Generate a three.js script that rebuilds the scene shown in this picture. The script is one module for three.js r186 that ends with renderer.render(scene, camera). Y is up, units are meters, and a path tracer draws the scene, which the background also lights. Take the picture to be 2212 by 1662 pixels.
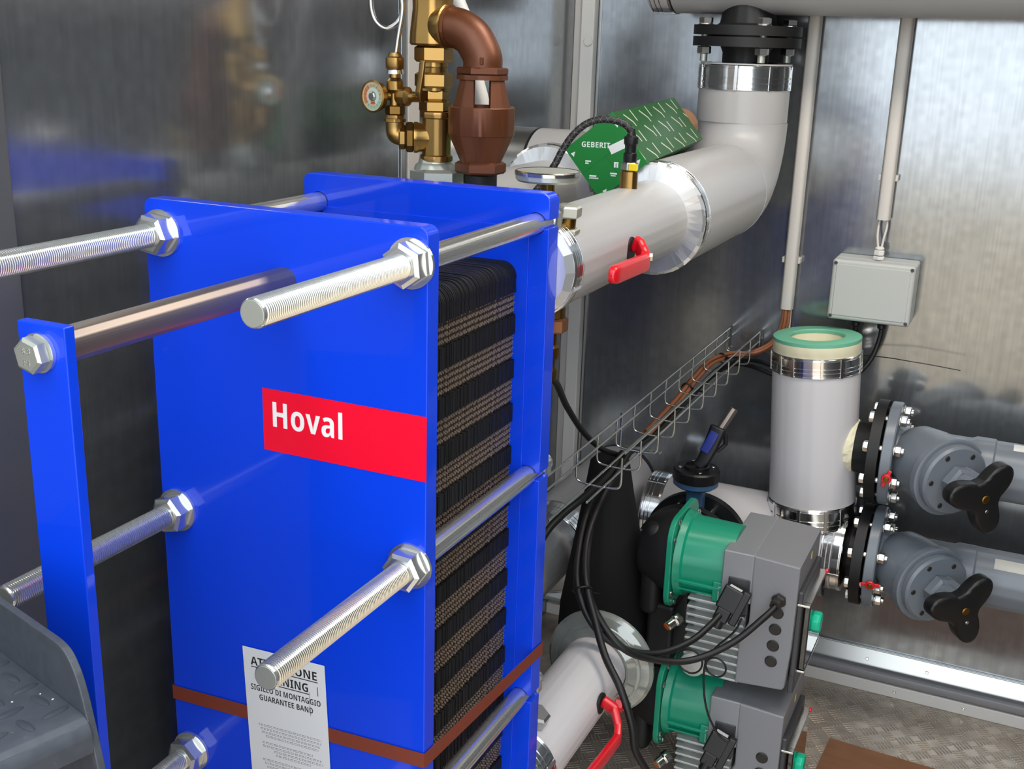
import * as THREE from 'three';
import { RoundedBoxGeometry } from 'three/addons/geometries/RoundedBoxGeometry.js';
import { mergeGeometries, toCreasedNormals } from 'three/addons/utils/BufferGeometryUtils.js';
import { RectAreaLightUniformsLib } from 'three/addons/lights/RectAreaLightUniformsLib.js';
import { FontLoader } from 'three/addons/loaders/FontLoader.js';
import { TextGeometry } from 'three/addons/geometries/TextGeometry.js';

// ---------------------------------------------------------------- camera, sky, lights, exposure
const scene = new THREE.Scene();
const renderer = new THREE.WebGLRenderer({ antialias: true });
renderer.toneMapping = THREE.LinearToneMapping;
renderer.toneMappingExposure = 1.25;
renderer.shadowMap.enabled = true;
const camera = new THREE.PerspectiveCamera(37.04, 2212 / 1662, 0.05, 60);
camera.position.set(0.6135, 1.6253, 1.1139);
camera.setRotationFromMatrix(new THREE.Matrix4().makeBasis(
  new THREE.Vector3(0.9063, 0.0295, -0.4216), new THREE.Vector3(-0.1479, 0.9566, -0.2511), new THREE.Vector3(0.3959, 0.2899, 0.8713)));
scene.background = new THREE.Color(0.88, 0.95, 1.0);
scene.backgroundIntensity = 2.9;
RectAreaLightUniformsLib.init();

// ---------------------------------------------------------------- random, noise, textures
let seed = 7;
const rnd = () => { seed = (seed * 1664525 + 1013904223) >>> 0; return seed / 4294967296; };
const rr = (a, b) => a + (b - a) * rnd();
function hash2(x, y, s) { let h = (x * 374761393 + y * 668265263 + s * 974711) | 0; h = Math.imul(h ^ (h >>> 13), 1274126177); return ((h ^ (h >>> 16)) >>> 0) / 4294967296; }
function vnoise(x, y, px, py, s) {           // value noise that repeats after px, py cells
  const xi = Math.floor(x), yi = Math.floor(y), fx = x - xi, fy = y - yi, u = fx * fx * (3 - 2 * fx), v = fy * fy * (3 - 2 * fy);
  const m = (a, n) => ((a % n) + n) % n, x0 = m(xi, px), x1 = m(xi + 1, px), y0 = m(yi, py), y1 = m(yi + 1, py);
  return (hash2(x0, y0, s) * (1 - u) + hash2(x1, y0, s) * u) * (1 - v) + (hash2(x0, y1, s) * (1 - u) + hash2(x1, y1, s) * u) * v;
}
function tex(size, fn, srgb = false, rx = 1, ry = 1) {
  const d = new Uint8Array(size * size * 4);
  for (let j = 0; j < size; j++) for (let i = 0; i < size; i++) {
    const c = fn(i / size, j / size), o = (j * size + i) * 4;
    const a = Array.isArray(c) ? c : [c, c, c];
    for (let k = 0; k < 3; k++) d[o + k] = Math.max(0, Math.min(255, a[k] * 255));
    d[o + 3] = 255;
  }
  const t = new THREE.DataTexture(d, size, size); t.wrapS = t.wrapT = THREE.RepeatWrapping; t.magFilter = THREE.LinearFilter; t.minFilter = THREE.LinearMipmapLinearFilter; t.generateMipmaps = true;
  if (srgb) t.colorSpace = THREE.SRGBColorSpace;
  t.repeat.set(rx, ry); t.needsUpdate = true; return t;
}
const galvBump = tex(1024, (u, v) => 0.45 * vnoise(u * 260, v * 14, 260, 14, 1) + 0.2 * vnoise(u * 420, v * 400, 420, 400, 2) + 0.35 * vnoise(u * 7, v * 5, 7, 5, 3));
const galvRough = tex(1024, (u, v) => { const s = vnoise(u * 55, v * 55, 55, 55, 4), t = vnoise(u * 200, v * 8, 200, 8, 5), w = vnoise(u * 5, v * 5, 5, 5, 6); return 0.62 + 0.1 * (s - 0.5) + 0.06 * (t - 0.5) + 0.1 * (w - 0.5); });
const galvTone = tex(1024, (u, v) => { const s = vnoise(u * 70, v * 70, 70, 70, 8), t = vnoise(u * 240, v * 10, 240, 10, 9), k = 0.88 + 0.06 * (s - 0.5) + 0.05 * (t - 0.5); return [k, k * 1.005, k * 1.01]; }, true);
const grainBump = tex(512, (u, v) => 0.6 * vnoise(u * 200, v * 200, 200, 200, 11) + 0.4 * vnoise(u * 60, v * 60, 60, 60, 12));
const grainFine = grainBump.clone(); grainFine.repeat.set(5, 5); grainFine.needsUpdate = true;
const dirtTone = tex(512, (u, v) => { const k = 0.72 + 0.28 * vnoise(u * 9, v * 9, 9, 9, 13) - 0.16 * vnoise(u * 40, v * 40, 40, 40, 14); return [k, k * 0.97, k * 0.93]; }, true);
const woodTone = tex(512, (u, v) => { const k = 0.95 + 0.08 * (vnoise(u * 6, v * 160, 6, 160, 15) - 0.5) + 0.1 * (vnoise(u * 30, v * 30, 30, 30, 16) - 0.5); return [0.52 * k, 0.36 * k, 0.25 * k]; }, true);
const speck = tex(512, (u, v) => { const a = vnoise(u * 90, v * 90, 90, 90, 17), b = vnoise(u * 30, v * 30, 30, 30, 18); return a > 0.985 ? [0.7, 0.68, 0.62] : [0.36 + 0.04 * b, 0.38 + 0.04 * b, 0.41 + 0.04 * b]; }, true, 5, 5);

// ---------------------------------------------------------------- materials
const S = (o) => new THREE.MeshStandardMaterial(o), PH = (o) => new THREE.MeshPhysicalMaterial(o);
const hex = (h) => new THREE.Color(h);
const M = {
  galv: S({ color: 0xabaeb1, metalness: 0.82, roughness: 0.25, map: galvTone, roughnessMap: galvRough, bumpMap: galvBump, bumpScale: 0.000012 }),
  galvTrim: S({ color: 0xc2c4c4, metalness: 1, roughness: 0.35 }),
  darkSheet: S({ color: 0x4b4d50, metalness: 0.6, roughness: 0.55 }),
  greyPaint: S({ color: 0x59595a, metalness: 0.2, roughness: 0.42 }),
  blue: PH({ color: new THREE.Color().setRGB(0, 0.048, 0.72), roughness: 0.45, specularIntensity: 0.4, clearcoat: 0.55, clearcoatRoughness: 0.06 }),
  zinc: S({ color: 0xe4e5e2, metalness: 0.9, roughness: 0.2 }),
  zincDull: S({ color: 0xc3c6bd, metalness: 0.85, roughness: 0.5 }),
  barSteel: S({ color: 0x958a83, metalness: 0.9, roughness: 0.42 }),
  plateSteel: S({ color: 0x75655a, metalness: 0.9, roughness: 0.45 }),
  plateBump: S({ color: 0xc4b4a2, metalness: 0.8, roughness: 0.4 }),
  gasket: S({ color: 0x0c0c0d, roughness: 0.6 }),
  red: S({ color: 0xe8061f, roughness: 0.4 }),
  strap: S({ color: 0x7a3423, roughness: 0.5 }),
  jacket: S({ color: 0xacabac, roughness: 0.36, bumpMap: grainBump, bumpScale: 0.0001 }),
  jacketWhite: S({ color: 0xcbc8cb, roughness: 0.45 }),
  alu: S({ color: 0xe6e6e6, metalness: 1, roughness: 0.16 }),
  alu2: S({ color: 0xb4b4b2, metalness: 1, roughness: 0.34 }),
  foil: S({ color: 0xe8eaec, metalness: 0.8, roughness: 0.36, side: THREE.DoubleSide }),
  redPlastic: PH({ color: 0xd50a1e, roughness: 0.35, clearcoat: 0.5, clearcoatRoughness: 0.2 }),
  brass: S({ color: 0xab8850, metalness: 1, roughness: 0.36 }),
  brassDark: S({ color: 0x80602f, metalness: 1, roughness: 0.42 }),
  brown: PH({ color: 0x6a3a20, metalness: 0.55, roughness: 0.42, bumpMap: grainFine, bumpScale: 0.00012, clearcoat: 0.3, clearcoatRoughness: 0.35 }),
  brownBright: S({ color: 0x8a5a3c, metalness: 0.7, roughness: 0.45 }),
  rubber: S({ color: 0x0f0f10, roughness: 0.5 }),
  blackPlastic: S({ color: 0x121213, roughness: 0.42 }),
  blackPaint: S({ color: 0x0e0e0f, roughness: 0.55 }),
  shroud: S({ color: 0x040405, roughness: 0.85 }),
  green: PH({ color: 0x048a6a, roughness: 0.42, clearcoat: 0.25, clearcoatRoughness: 0.3 }),
  greenKnob: S({ color: 0x15b58d, roughness: 0.4 }),
  module: S({ color: 0x828286, roughness: 0.5, metalness: 0.15, bumpMap: grainBump, bumpScale: 0.00025 }),
  moduleDark: S({ color: 0x3a3a3c, roughness: 0.35 }),
  moduleLight: S({ color: 0x8d8f93, roughness: 0.45, metalness: 0.25 }),
  fin: S({ color: 0xc0c3c1, metalness: 0.5, roughness: 0.42 }),
  grommet: S({ color: 0x231f1c, roughness: 0.55 }),
  screen: PH({ color: 0x15110f, roughness: 0.06, clearcoat: 1 }),
  pvc: PH({ color: 0x6d747d, roughness: 0.38, clearcoat: 0.15, clearcoatRoughness: 0.3 }),
  steel: S({ color: 0xd6d4cf, metalness: 1, roughness: 0.22 }),
  bluePaint: S({ color: 0x3d6288, roughness: 0.45 }),
  blueInlay: S({ color: 0x152a86, roughness: 0.45 }),
  tealTop: S({ color: 0x6fb89a, roughness: 0.55 }),
  cream: S({ color: 0xe2dbbd, roughness: 0.7 }),
  wire: S({ color: 0xc6c8c4, metalness: 0.95, roughness: 0.25 }),
  copperCable: S({ color: 0x935c3d, roughness: 0.5 }),
  whitePlastic: S({ color: 0xdedcd8, roughness: 0.4 }),
  conduit: S({ color: 0xc9c4bf, roughness: 0.42 }),
  boxGrey: S({ color: 0xb4b6b3, roughness: 0.45 }),
  labelWhite: S({ color: 0xdadada, roughness: 0.5 }),
  yellow: S({ color: 0xf0d312, roughness: 0.5 }),
  orange: S({ color: 0xb85c1e, roughness: 0.5 }),
  treadPlate: S({ color: 0xf2eae2, metalness: 0.5, roughness: 0.3, map: dirtTone }),
  cardboard: S({ map: woodTone, roughness: 0.85 }),
  kraft: S({ color: 0x9a7254, roughness: 0.85 }),
  greenDark: S({ color: 0x1f5a2a, roughness: 0.4 }),
  greenLight: S({ color: 0x158030, roughness: 0.45 }),
  stepPaint: S({ color: 0xc0c0c4, metalness: 0.2, roughness: 0.5, map: speck, bumpMap: grainBump, bumpScale: 0.0003 }),
  stepEdge: S({ color: 0x4a4641, metalness: 0.3, roughness: 0.6, bumpMap: grainBump, bumpScale: 0.0008 }),
  clearPlastic: PH({ color: 0x8d918b, roughness: 0.1, metalness: 0.25, clearcoat: 1, clearcoatRoughness: 0.05 }),
  ground: S({ color: 0xe0cdb2, roughness: 0.95, map: dirtTone }),
  tubeGrey: S({ color: 0x7b797c, roughness: 0.4 }),
  lamp: S({ color: 0xffffff, emissive: 0xfff6e8, emissiveIntensity: 6 }),
  ceiling: S({ color: 0x7c7c7b, roughness: 0.6 }),
  outsideWall: S({ color: 0xb88f78, roughness: 0.9 }),
};

// ---------------------------------------------------------------- builders
const V = (x, y, z) => new THREE.Vector3(x, y, z), VA = (a) => new THREE.Vector3(a[0], a[1], a[2]);
const taken = {};
const numbered = (n) => { const k = taken[n] = (taken[n] ?? -1) + 1; return k ? n + '_' + String(k).padStart(3, '0') : n; };
const origin = new Map();
function thing(name, label, category, pos = [0, 0, 0], group) {
  const o = new THREE.Group(); o.name = numbered(name); o.position.set(...pos); o.userData = { label, category };
  if (group) o.userData.group = group;
  origin.set(o, V(...pos)); scene.add(o); return o;
}
function structure(name, pos = [0, 0, 0]) {
  const o = new THREE.Group(); o.name = numbered(name); o.position.set(...pos); o.userData = { kind: 'structure' };
  origin.set(o, V(...pos)); scene.add(o); return o;
}
function mesh(parent, name, geo, mat, label) {
  const m = new THREE.Mesh(geo, mat); m.name = name; m.castShadow = m.receiveShadow = true;
  if (label) m.userData.label = label;
  origin.set(m, origin.get(parent)); parent.add(m); return m;
}
// mk: geometry given in world metres;  at: geometry round its own origin, put at a world place with its +Y turned to dir;  loc: the same in the parent's own frame
function mk(parent, name, geo, mat, label) { const o = origin.get(parent); geo.translate(-o.x, -o.y, -o.z); return mesh(parent, name, geo, mat, label); }
const Y = V(0, 1, 0);
const quat = (dir) => new THREE.Quaternion().setFromUnitVectors(Y, VA(dir).normalize());
function at(parent, name, geo, mat, pos, dir, label) {
  const m = mesh(parent, name, geo, mat, label); m.position.copy(VA(pos).sub(origin.get(parent)));
  if (dir) m.quaternion.copy(quat(dir));
  return m;
}
function loc(parent, name, geo, mat, pos, dir, label) {
  const m = mesh(parent, name, geo, mat, label); m.position.set(...pos);
  if (dir) m.quaternion.copy(quat(dir));
  return m;
}
const crease = (g, deg = 35) => toCreasedNormals(g, deg * Math.PI / 180);
const lathe = (pts, seg = 56, deg = 35) => crease(new THREE.LatheGeometry(pts.map((p) => new THREE.Vector2(Math.max(p[0], 1e-5), p[1])), seg), deg);
const tubeWall = (ro, ri, h, seg = 56) => lathe([[ri, 0], [ro, 0], [ro, h], [ri, h], [ri, 0]], seg);
const drum = (r, h, b = 0.001, seg = 48) => lathe([[0, 0], [r - b, 0], [r, b], [r, h - b], [r - b, h], [0, h]], seg);
function hexGeo(af, h, hole = 0) {            // chamfered hexagon, bearing face at y = 0
  const r = af / Math.sqrt(3), b = Math.min(h * 0.18, r * 0.12);
  return lathe([[hole, 0], [r - b, 0], [r, b], [r, h - b], [r - b * 1.6, h], [hole, h]], 6, 10);
}
function place(geo, pos, dir) { const g = geo.clone(); if (dir) g.applyQuaternion(quat(dir)); g.translate(...pos); return g; }
const rod = (a, b, r, seg = 20) => { const d = VA(b).sub(VA(a)); return place(drum(r, d.length(), Math.min(0.0008, r * 0.3), seg), a, d.toArray()); };
const box = (x0, x1, y0, y1, z0, z1, b = 0) => {
  const g = b ? new RoundedBoxGeometry(x1 - x0, y1 - y0, z1 - z0, 3, b) : new THREE.BoxGeometry(x1 - x0, y1 - y0, z1 - z0);
  g.translate((x0 + x1) / 2, (y0 + y1) / 2, (z0 + z1) / 2); return g;
};
const curve = (pts) => new THREE.CatmullRomCurve3(pts.map(VA), false, 'centripetal');
const cable = (pts, r, n = 60, seg = 12) => new THREE.TubeGeometry(curve(pts), n, r, seg, false);
const merge = (list) => mergeGeometries(list.map((g) => { const q = g.index ? g.toNonIndexed() : g; for (const k of Object.keys(q.attributes)) if (!['position', 'normal', 'uv'].includes(k)) q.deleteAttribute(k); return q; }));
function metreUV(g) {                          // uv in metres by the face's main direction
  const q = g.index ? g.toNonIndexed() : g, p = q.attributes.position, n = q.attributes.normal, uv = new Float32Array(p.count * 2);
  for (let i = 0; i < p.count; i++) {
    const ax = Math.abs(n.getX(i)), ay = Math.abs(n.getY(i)), az = Math.abs(n.getZ(i));
    const a = ax > ay && ax > az ? [p.getZ(i), p.getY(i)] : ay > az ? [p.getX(i), p.getZ(i)] : [p.getX(i), p.getY(i)];
    uv[i * 2] = a[0]; uv[i * 2 + 1] = a[1];
  }
  q.setAttribute('uv', new THREE.BufferAttribute(uv, 2)); return q;
}
function roundShape(x0, x1, y0, y1, r) {
  const s = new THREE.Shape(); s.moveTo(x0 + r, y0); s.lineTo(x1 - r, y0); s.absarc(x1 - r, y0 + r, r, -Math.PI / 2, 0); s.lineTo(x1, y1 - r); s.absarc(x1 - r, y1 - r, r, 0, Math.PI / 2);
  s.lineTo(x0 + r, y1); s.absarc(x0 + r, y1 - r, r, Math.PI / 2, Math.PI); s.lineTo(x0, y0 + r); s.absarc(x0 + r, y0 + r, r, Math.PI, 1.5 * Math.PI); return s;
}
const extrude = (s, depth, bevel = 0.0012, seg = 10) => crease(new THREE.ExtrudeGeometry(s, { depth: depth - 2 * bevel, bevelEnabled: bevel > 0, bevelSize: bevel, bevelThickness: bevel, bevelOffset: -bevel, bevelSegments: 2, curveSegments: seg }).translate(0, 0, bevel), 14);
function canvasTex(w, h, draw) {
  const c = document.createElement('canvas'); c.width = w; c.height = h; const x = c.getContext('2d'); draw(x, w, h);
  const t = new THREE.CanvasTexture(c); t.colorSpace = THREE.SRGBColorSpace; t.anisotropy = 8; return t;
}
// a ribbed aluminium band round a pipe, along +Y from 0 to w
function bandGeo(r, w) {
  const p = [[r - 0.004, 0], [r, 0]], n = [0.1, 0.3, 0.5, 0.88, 0.94];
  p.push([r + 0.0022, 0.002]);
  for (const f of n) { p.push([r + 0.002, w * f - 0.0012], [r + 0.0008, w * f], [r + 0.002, w * f + 0.0012]); }
  p.push([r + 0.0022, w - 0.002], [r, w], [r - 0.004, w]);
  return lathe(p, 72, 20);
}
// overlap joint of a metal band: a thin raised strip across its width
const bandSeam = (r, w) => { const g = new RoundedBoxGeometry(0.007, w * 0.96, 0.0014, 1, 0.0006); g.translate(0, w / 2, r + 0.0027); return g; };
function band(parent, pos, dir, r, w, seams = [0.3, 1.4, 2.6, 3.9, 5.1]) {
  const b = at(parent, 'metal_band', bandGeo(r, w), M.alu, pos, dir);
  for (const a of seams) { const g = bandSeam(r, w); g.rotateY(a); loc(b, 'band_seam', g, M.alu, [0, 0, 0]); }
  return b;
}
// creased foil tabs round the shoulder of an insulated pipe, facing dir
function foilTabs(parent, pos, dir, ri, ro, n) {
  const q = quat(dir), o = VA(pos).sub(origin.get(parent));
  for (let i = 0; i < n; i++) {
    const a0 = i / n * 2 * Math.PI, a1 = (i + 1.22) / n * 2 * Math.PI, l = rr(-0.0016, 0.0016), r1 = ro + rr(-0.0015, 0.0025);
    const P = (r, a, y) => [r * Math.cos(a), y, r * Math.sin(a)];
    const w = rr(-0.0012, 0.0012), c = [P(ri, a0, 0.0052), P(ri, a1, 0.0035), P(r1, a1, -0.004 + l), P(r1, a0, -0.0015 + l + w), P(ro - 0.004, a1, 0.0008 + l * 0.5), P(ro - 0.004, a0, 0.0032 + l * 0.5 + w)];
    const g = new THREE.BufferGeometry(), f = [0, 5, 4, 0, 4, 1, 5, 3, 2, 5, 2, 4], pos2 = [];
    for (const k of f) pos2.push(...c[k]);
    g.setAttribute('position', new THREE.Float32BufferAttribute(pos2, 3)); g.setAttribute('uv', new THREE.Float32BufferAttribute(new Float32Array(24), 2)); g.computeVertexNormals();
    const m = mesh(parent, 'foil_tab', g, M.foil); m.position.copy(o); m.quaternion.copy(q);
  }
}

function flipFaces(g) { for (const n of ['position', 'normal', 'uv']) { const a = g.attributes[n], k = a.itemSize, d = a.array; for (let i = 0; i < a.count; i += 3) for (let j = 0; j < k; j++) { const x = d[(i + 1) * k + j]; d[(i + 1) * k + j] = d[(i + 2) * k + j]; d[(i + 2) * k + j] = x; } } return g; }

// ---------------------------------------------------------------- the setting
const XL = -0.54, ZB = -1.76, XR = 1.8, ZF = 0.42, YC = 2.5;
{
  const f = structure('floor');
  mk(f, 'deck_plate', metreUV(box(XL - 0.1, XR, -0.06, 0, ZB - 0.1, ZF)), M.treadPlate);
  // raised tread bars, in groups of five with turning direction
  const bar = new THREE.CapsuleGeometry(0.0032, 0.024, 2, 6); bar.rotateZ(Math.PI / 2); bar.scale(1.1, 0.3, 0.8);
  const xf = [];
  for (let i = -4; i < 40; i++) for (let j = 0; j < 32; j++) {
    const x = -0.1 + i * 0.043, z = -1.7 + j * 0.043, a = (i + j) % 2 ? 0.62 : 0.62 + Math.PI / 2;
    for (let k = -2; k <= 2; k++) { const o = k * 0.0085; xf.push([x - Math.sin(a) * o, z - Math.cos(a) * o, a]); }
  }
  const im = new THREE.InstancedMesh(bar, M.treadPlate, xf.length), m4 = new THREE.Matrix4();
  xf.forEach(([x, z, a], i) => im.setMatrixAt(i, m4.makeRotationY(a).setPosition(x, 0.0003, z)));
  im.name = 'tread_bars'; im.userData = { kind: 'stuff' }; im.castShadow = im.receiveShadow = true; f.add(im);
}
{
  const w = structure('wall_left');
  mk(w, 'sheet_panel', metreUV(box(XL - 0.03, XL, 0, YC, -0.855, 0.085)), M.galv);
  mk(w, 'sheet_panel', metreUV(box(XL - 0.03, XL, 0, YC, ZB - 0.03, -0.865)), M.galv);
  mk(w, 'seam_strip', box(XL - 0.004, XL + 0.004, 0, YC, -0.878, -0.862, 0.0015), M.galvTrim);
  mk(w, 'seam_strip', box(XL - 0.004, XL + 0.006, 0, YC, -0.93, -0.885, 0.002), M.conduit);
  const j = structure('door_1', [XL, 0, 0.09]);
  mk(j, 'door_jamb', box(XL - 0.05, XL + 0.006, 0, YC, 0.085, 0.215, 0.002), M.greyPaint);
  mk(j, 'door_jamb', box(XL - 0.05, XL + 0.001, 0, YC, 0.221, ZF, 0.002), M.greyPaint);
  mk(j, 'door_leaf', box(XL - 0.06, XL - 0.012, 0, YC, ZF + 0.004, 3.0, 0.003), M.greyPaint);
  at(j, 'screw', hexGeo(0.009, 0.005), M.steel, [XL + 0.006, 1.165, 0.16], [1, 0, 0]);
}
{
  const w = structure('wall_back');
  mk(w, 'sheet_panel', metreUV(box(XL - 0.03, 1.35, 0, YC, ZB - 0.03, ZB)), M.galv);
  mk(w, 'sheet_panel', metreUV(box(1.352, XR, 0, YC, ZB - 0.03, ZB)), M.galv);
  const t = structure('trim_1');
  mk(t, 'corner_strip', box(XL, XL + 0.04, 0.1, YC, ZB, ZB + 0.02, 0.002), M.conduit);
  mk(t, 'corner_strip', box(XL + 0.022, XL + 0.058, 0.1, YC, ZB, ZB + 0.03, 0.003), M.whitePlastic);
  mk(t, 'corner_strip', box(XL + 0.062, XL + 0.068, 0.1, YC, ZB, ZB + 0.006, 0.001), M.galvTrim);
  mk(t, 'strip_cap', drum(0.012, 0.004, 0.001).rotateX(Math.PI / 2).translate(XL + 0.045, 1.62, ZB + 0.03), M.whitePlastic);
  const b = structure('baseboard_back');
  mk(b, 'base_profile', box(XL, XR, 0, 0.034, ZB, -1.715, 0.003), M.conduit);
  { const q = new THREE.Shape([[ZB, 0.03], [-1.733, 0.03], [-1.7345, 0.045], [-1.757, 0.104], [ZB, 0.106]].map((p) => new THREE.Vector2(...p))); const g = extrude(q, XR - XL, 0.0004, 2); g.rotateY(Math.PI / 2); g.applyMatrix4(new THREE.Matrix4().makeScale(1, 1, -1)); const ix = g.attributes; g.translate(XL, 0, 0); flipFaces(g); mk(b, 'skirting_sheet', g, M.alu2); }
  mk(b, 'skirting_fold', box(XL, XR, 0.104, 0.108, ZB, -1.751, 0.0015), M.galvTrim);
  for (const x of [0.45, 0.62, 0.9]) at(b, 'rivet', drum(0.004, 0.003, 0.001, 16), M.steel, [x, 0.018, -1.715], [0, 0, 1]);
  for (const x of [0.37, 0.52]) at(b, 'rivet', drum(0.004, 0.003, 0.001, 16), M.steel, [x, 0.078, -1.747], [0, 0.37, 0.93]);
  const w2 = structure('wall_right'); mk(w2, 'dark_panel', box(XR, XR + 0.05, 0, YC, ZB, 1.5), M.darkSheet);
  const c = structure('ceiling'); mk(c, 'ceiling_sheet', box(XL - 0.1, XR + 0.05, YC, YC + 0.06, ZB - 0.1, 0.1), M.ceiling);
  const g = structure('ground'); mk(g, 'yard', metreUV(box(-12, 14, -0.34, -0.3, ZF, 16)), M.ground);
}
// two LED panels under the roof
for (const [x, z] of [[0.35, -0.85], [1.25, -0.85]]) {
  const t = thing('ceiling_light', 'flat white LED panel fixed under the roof sheet, ' + (x < 1 ? 'above the pipes' : 'over the far side of the room'), 'lamp', [x, YC - 0.05, z]);
  mk(t, 'lamp_frame', box(x - 0.32, x + 0.32, YC - 0.03, YC, z - 0.17, z + 0.17, 0.006), M.conduit);
  mk(t, 'diffuser', box(x - 0.3, x + 0.3, YC - 0.036, YC - 0.03, z - 0.15, z + 0.15), M.lamp);
  const l = new THREE.RectAreaLight(0xfff6ea, 12, 0.6, 0.3); l.position.set(0, 0.05 - 0.04, 0); l.rotation.x = -Math.PI / 2; t.add(l);
}

// ---------------------------------------------------------------- plate heat exchanger
const HX = thing('plate_heat_exchanger', 'bright blue plate heat exchanger with protruding threaded tie bolts and a red name label', 'heat exchanger', [-0.2, 0, -0.17]);
const boltY = [1.378, 1.004, 0.63, 0.256], boltX = [-0.021, -0.379];
{
  const top = 1.42, bot = 0.2;
  mk(HX, 'pressure_plate', extrude(roundShape(-0.406, 0, bot, top, 0.012), 0.026, 0.0016).translate(0, 0, -0.026), M.blue);
  const s = new THREE.Shape(), R = 0.012; s.moveTo(-0.406 + R, bot); s.lineTo(-R, bot); s.absarc(-R, bot + R, R, -Math.PI / 2, 0);
  for (const y of [...boltY].reverse()) { s.lineTo(0, y - 0.006); s.lineTo(-0.0075, y - 0.006); s.absarc(-0.021, y, 0.0152, -0.38, -2 * Math.PI + 0.38, true); s.lineTo(0, y + 0.006); }
  s.lineTo(0, top - R); s.absarc(-R, top - R, R, 0, Math.PI / 2); s.lineTo(-0.406 + R, top); s.absarc(-0.406 + R, top - R, R, Math.PI / 2, Math.PI);
  for (const y of boltY) { s.lineTo(-0.406, y + 0.006); s.absarc(-0.379, y, 0.0152, Math.PI - 0.38, -Math.PI + 0.38, true); s.lineTo(-0.406, y - 0.006); }
  s.lineTo(-0.406, bot + R); s.absarc(-0.406 + R, bot + R, R, Math.PI, 1.5 * Math.PI);
  mk(HX, 'frame_plate', extrude(s, 0.033, 0.0014).translate(0, 0, -0.378), M.blue);
  mk(HX, 'liner_sheet', extrude(roundShape(-0.372, -0.029, 0.235, 1.3725, 0.003), 0.0025, 0.0006).translate(0, 0, -0.345), M.blue);
  for (const x of [-0.38, -0.06]) { mk(HX, 'foot', merge([box(x, x + 0.06, 0, 0.012, -0.46, -0.33), box(x + 0.02, x + 0.04, 0.012, 0.24, -0.4, -0.378)]), M.blue); }
  // the pack: thin pressed plates with rubber gaskets that show as black bands
  const n = 100, pitch = 0.3155 / n, plates = [], tabs = [], nubs = [];
  const capS = new THREE.Shape(); capS.moveTo(-0.34, 1.279); capS.lineTo(-0.046, 1.279); capS.lineTo(-0.0468, 1.296); capS.absarc(-0.0675, 1.3005, 0.0215, 0.05, Math.PI / 2); capS.lineTo(-0.34, 1.322); capS.lineTo(-0.34, 1.279);
  const outline = roundShape(-0.35, -0.05, 0.25, 1.318, 0.02), rows = []; for (let k = 0; k < 17; k++) rows.push(1.299 - k * 0.0665);
  const tabRow = rows.map((y, k) => (k ? [y - 0.014, y + 0.014] : [1.272, 1.302]));
  for (let i = 0; i < n; i++) {
    const z = -0.0285 - (i + 0.5) * pitch, j = rr(-0.0012, 0.0012);
    const p = new THREE.ExtrudeGeometry(outline, { depth: 0.0009, bevelEnabled: false, curveSegments: 4 }); p.translate(j * 0.6, j * 0.4, z); plates.push(p);
    tabRow.forEach(([y0, y1], k) => {
      if (!k) return; const e = 0;
      tabs.push(box(-0.062 + e, -0.0455 + e + j, y0 + j, y1 + j, z - 0.0012, z + 0.0013));
      tabs.push(box(-0.354, -0.342, y0, y1, z - 0.0012, z + 0.0013));
    });
    { const p2 = new THREE.ExtrudeGeometry(capS, { depth: 0.0024, bevelEnabled: false, curveSegments: 4 }); p2.translate(j * 0.5, j, z - 0.0012); tabs.push(p2); }
    for (let k = 0; k < 16; k++) for (let q = 0; q < 4; q++) {
      const y = rows[k] - 0.0195 - q * 0.0088 + (i % 2 ? 0.0012 : -0.0012);
      nubs.push(box(-0.0515 + j, -0.0478 + j, y - 0.0012, y + 0.0012, z - 0.0006, z + 0.0008));
    }
  }
  const stuff = (m) => { m.userData.kind = 'stuff'; return m; };
  stuff(mk(HX, 'channel_plates', merge(plates), M.plateSteel));
  stuff(mk(HX, 'plate_gaskets', merge(tabs), M.gasket));
  stuff(mk(HX, 'plate_corrugations', merge(nubs), M.plateBump));
  mk(HX, 'yellow_tag', box(-0.0455, -0.0445, 1.158, 1.17, -0.085, -0.081), M.yellow);
  // tie bolts: +Y of the bolt is +Z of the room
  const prof = [[0.0001, -0.41], [0.0146, -0.41], [0.0146, 0.002]];
  for (let y = 0.002; y < 0.287; y += 0.003) prof.push([0.0149, y + 0.0006], [0.0149, y + 0.0011], [0.0129, y + 0.0023], [0.0129, y + 0.0027]);
  prof.push([0.0147, 0.2885], [0.0136, 0.2905], [0.0001, 0.2905]);
  const boltGeo = lathe(prof, 36, 25), washer = tubeWall(0.0295, 0.015, 0.0042, 56), nut = hexGeo(0.045, 0.023, 0.0135), end = drum(0.0128, 0.0008, 0.0003, 32);
  for (const y of boltY) for (const x of boltX) {
    const b = at(HX, 'tie_bolt', boltGeo, M.zinc, [x, y, 0], [0, 0, 1]);
    loc(b, 'washer', washer, M.zinc, [0, 0.0003, 0]);
    const nn = loc(b, 'nut', nut, M.zinc, [0, 0.0045, 0]); nn.rotation.y = rr(0, 1);
    loc(b, 'bolt_end', end, M.zincDull, [0, 0.2903, 0]);
    loc(b, 'back_nut', hexGeo(0.036, 0.02, 0.0135), M.zinc, [0, -0.3785, 0], [0, -1, 0]);
  }
  // carrying bar and its end column
  mk(HX, 'carrying_bar', rod([-0.196, 1.337, -0.345], [-0.196, 1.337, 0.362], 0.0175, 40), M.barSteel);
  mk(HX, 'support_column', box(-0.2235, -0.1655, 0, 1.3635, 0.361, 0.3735, 0.0016), M.blue);
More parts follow.
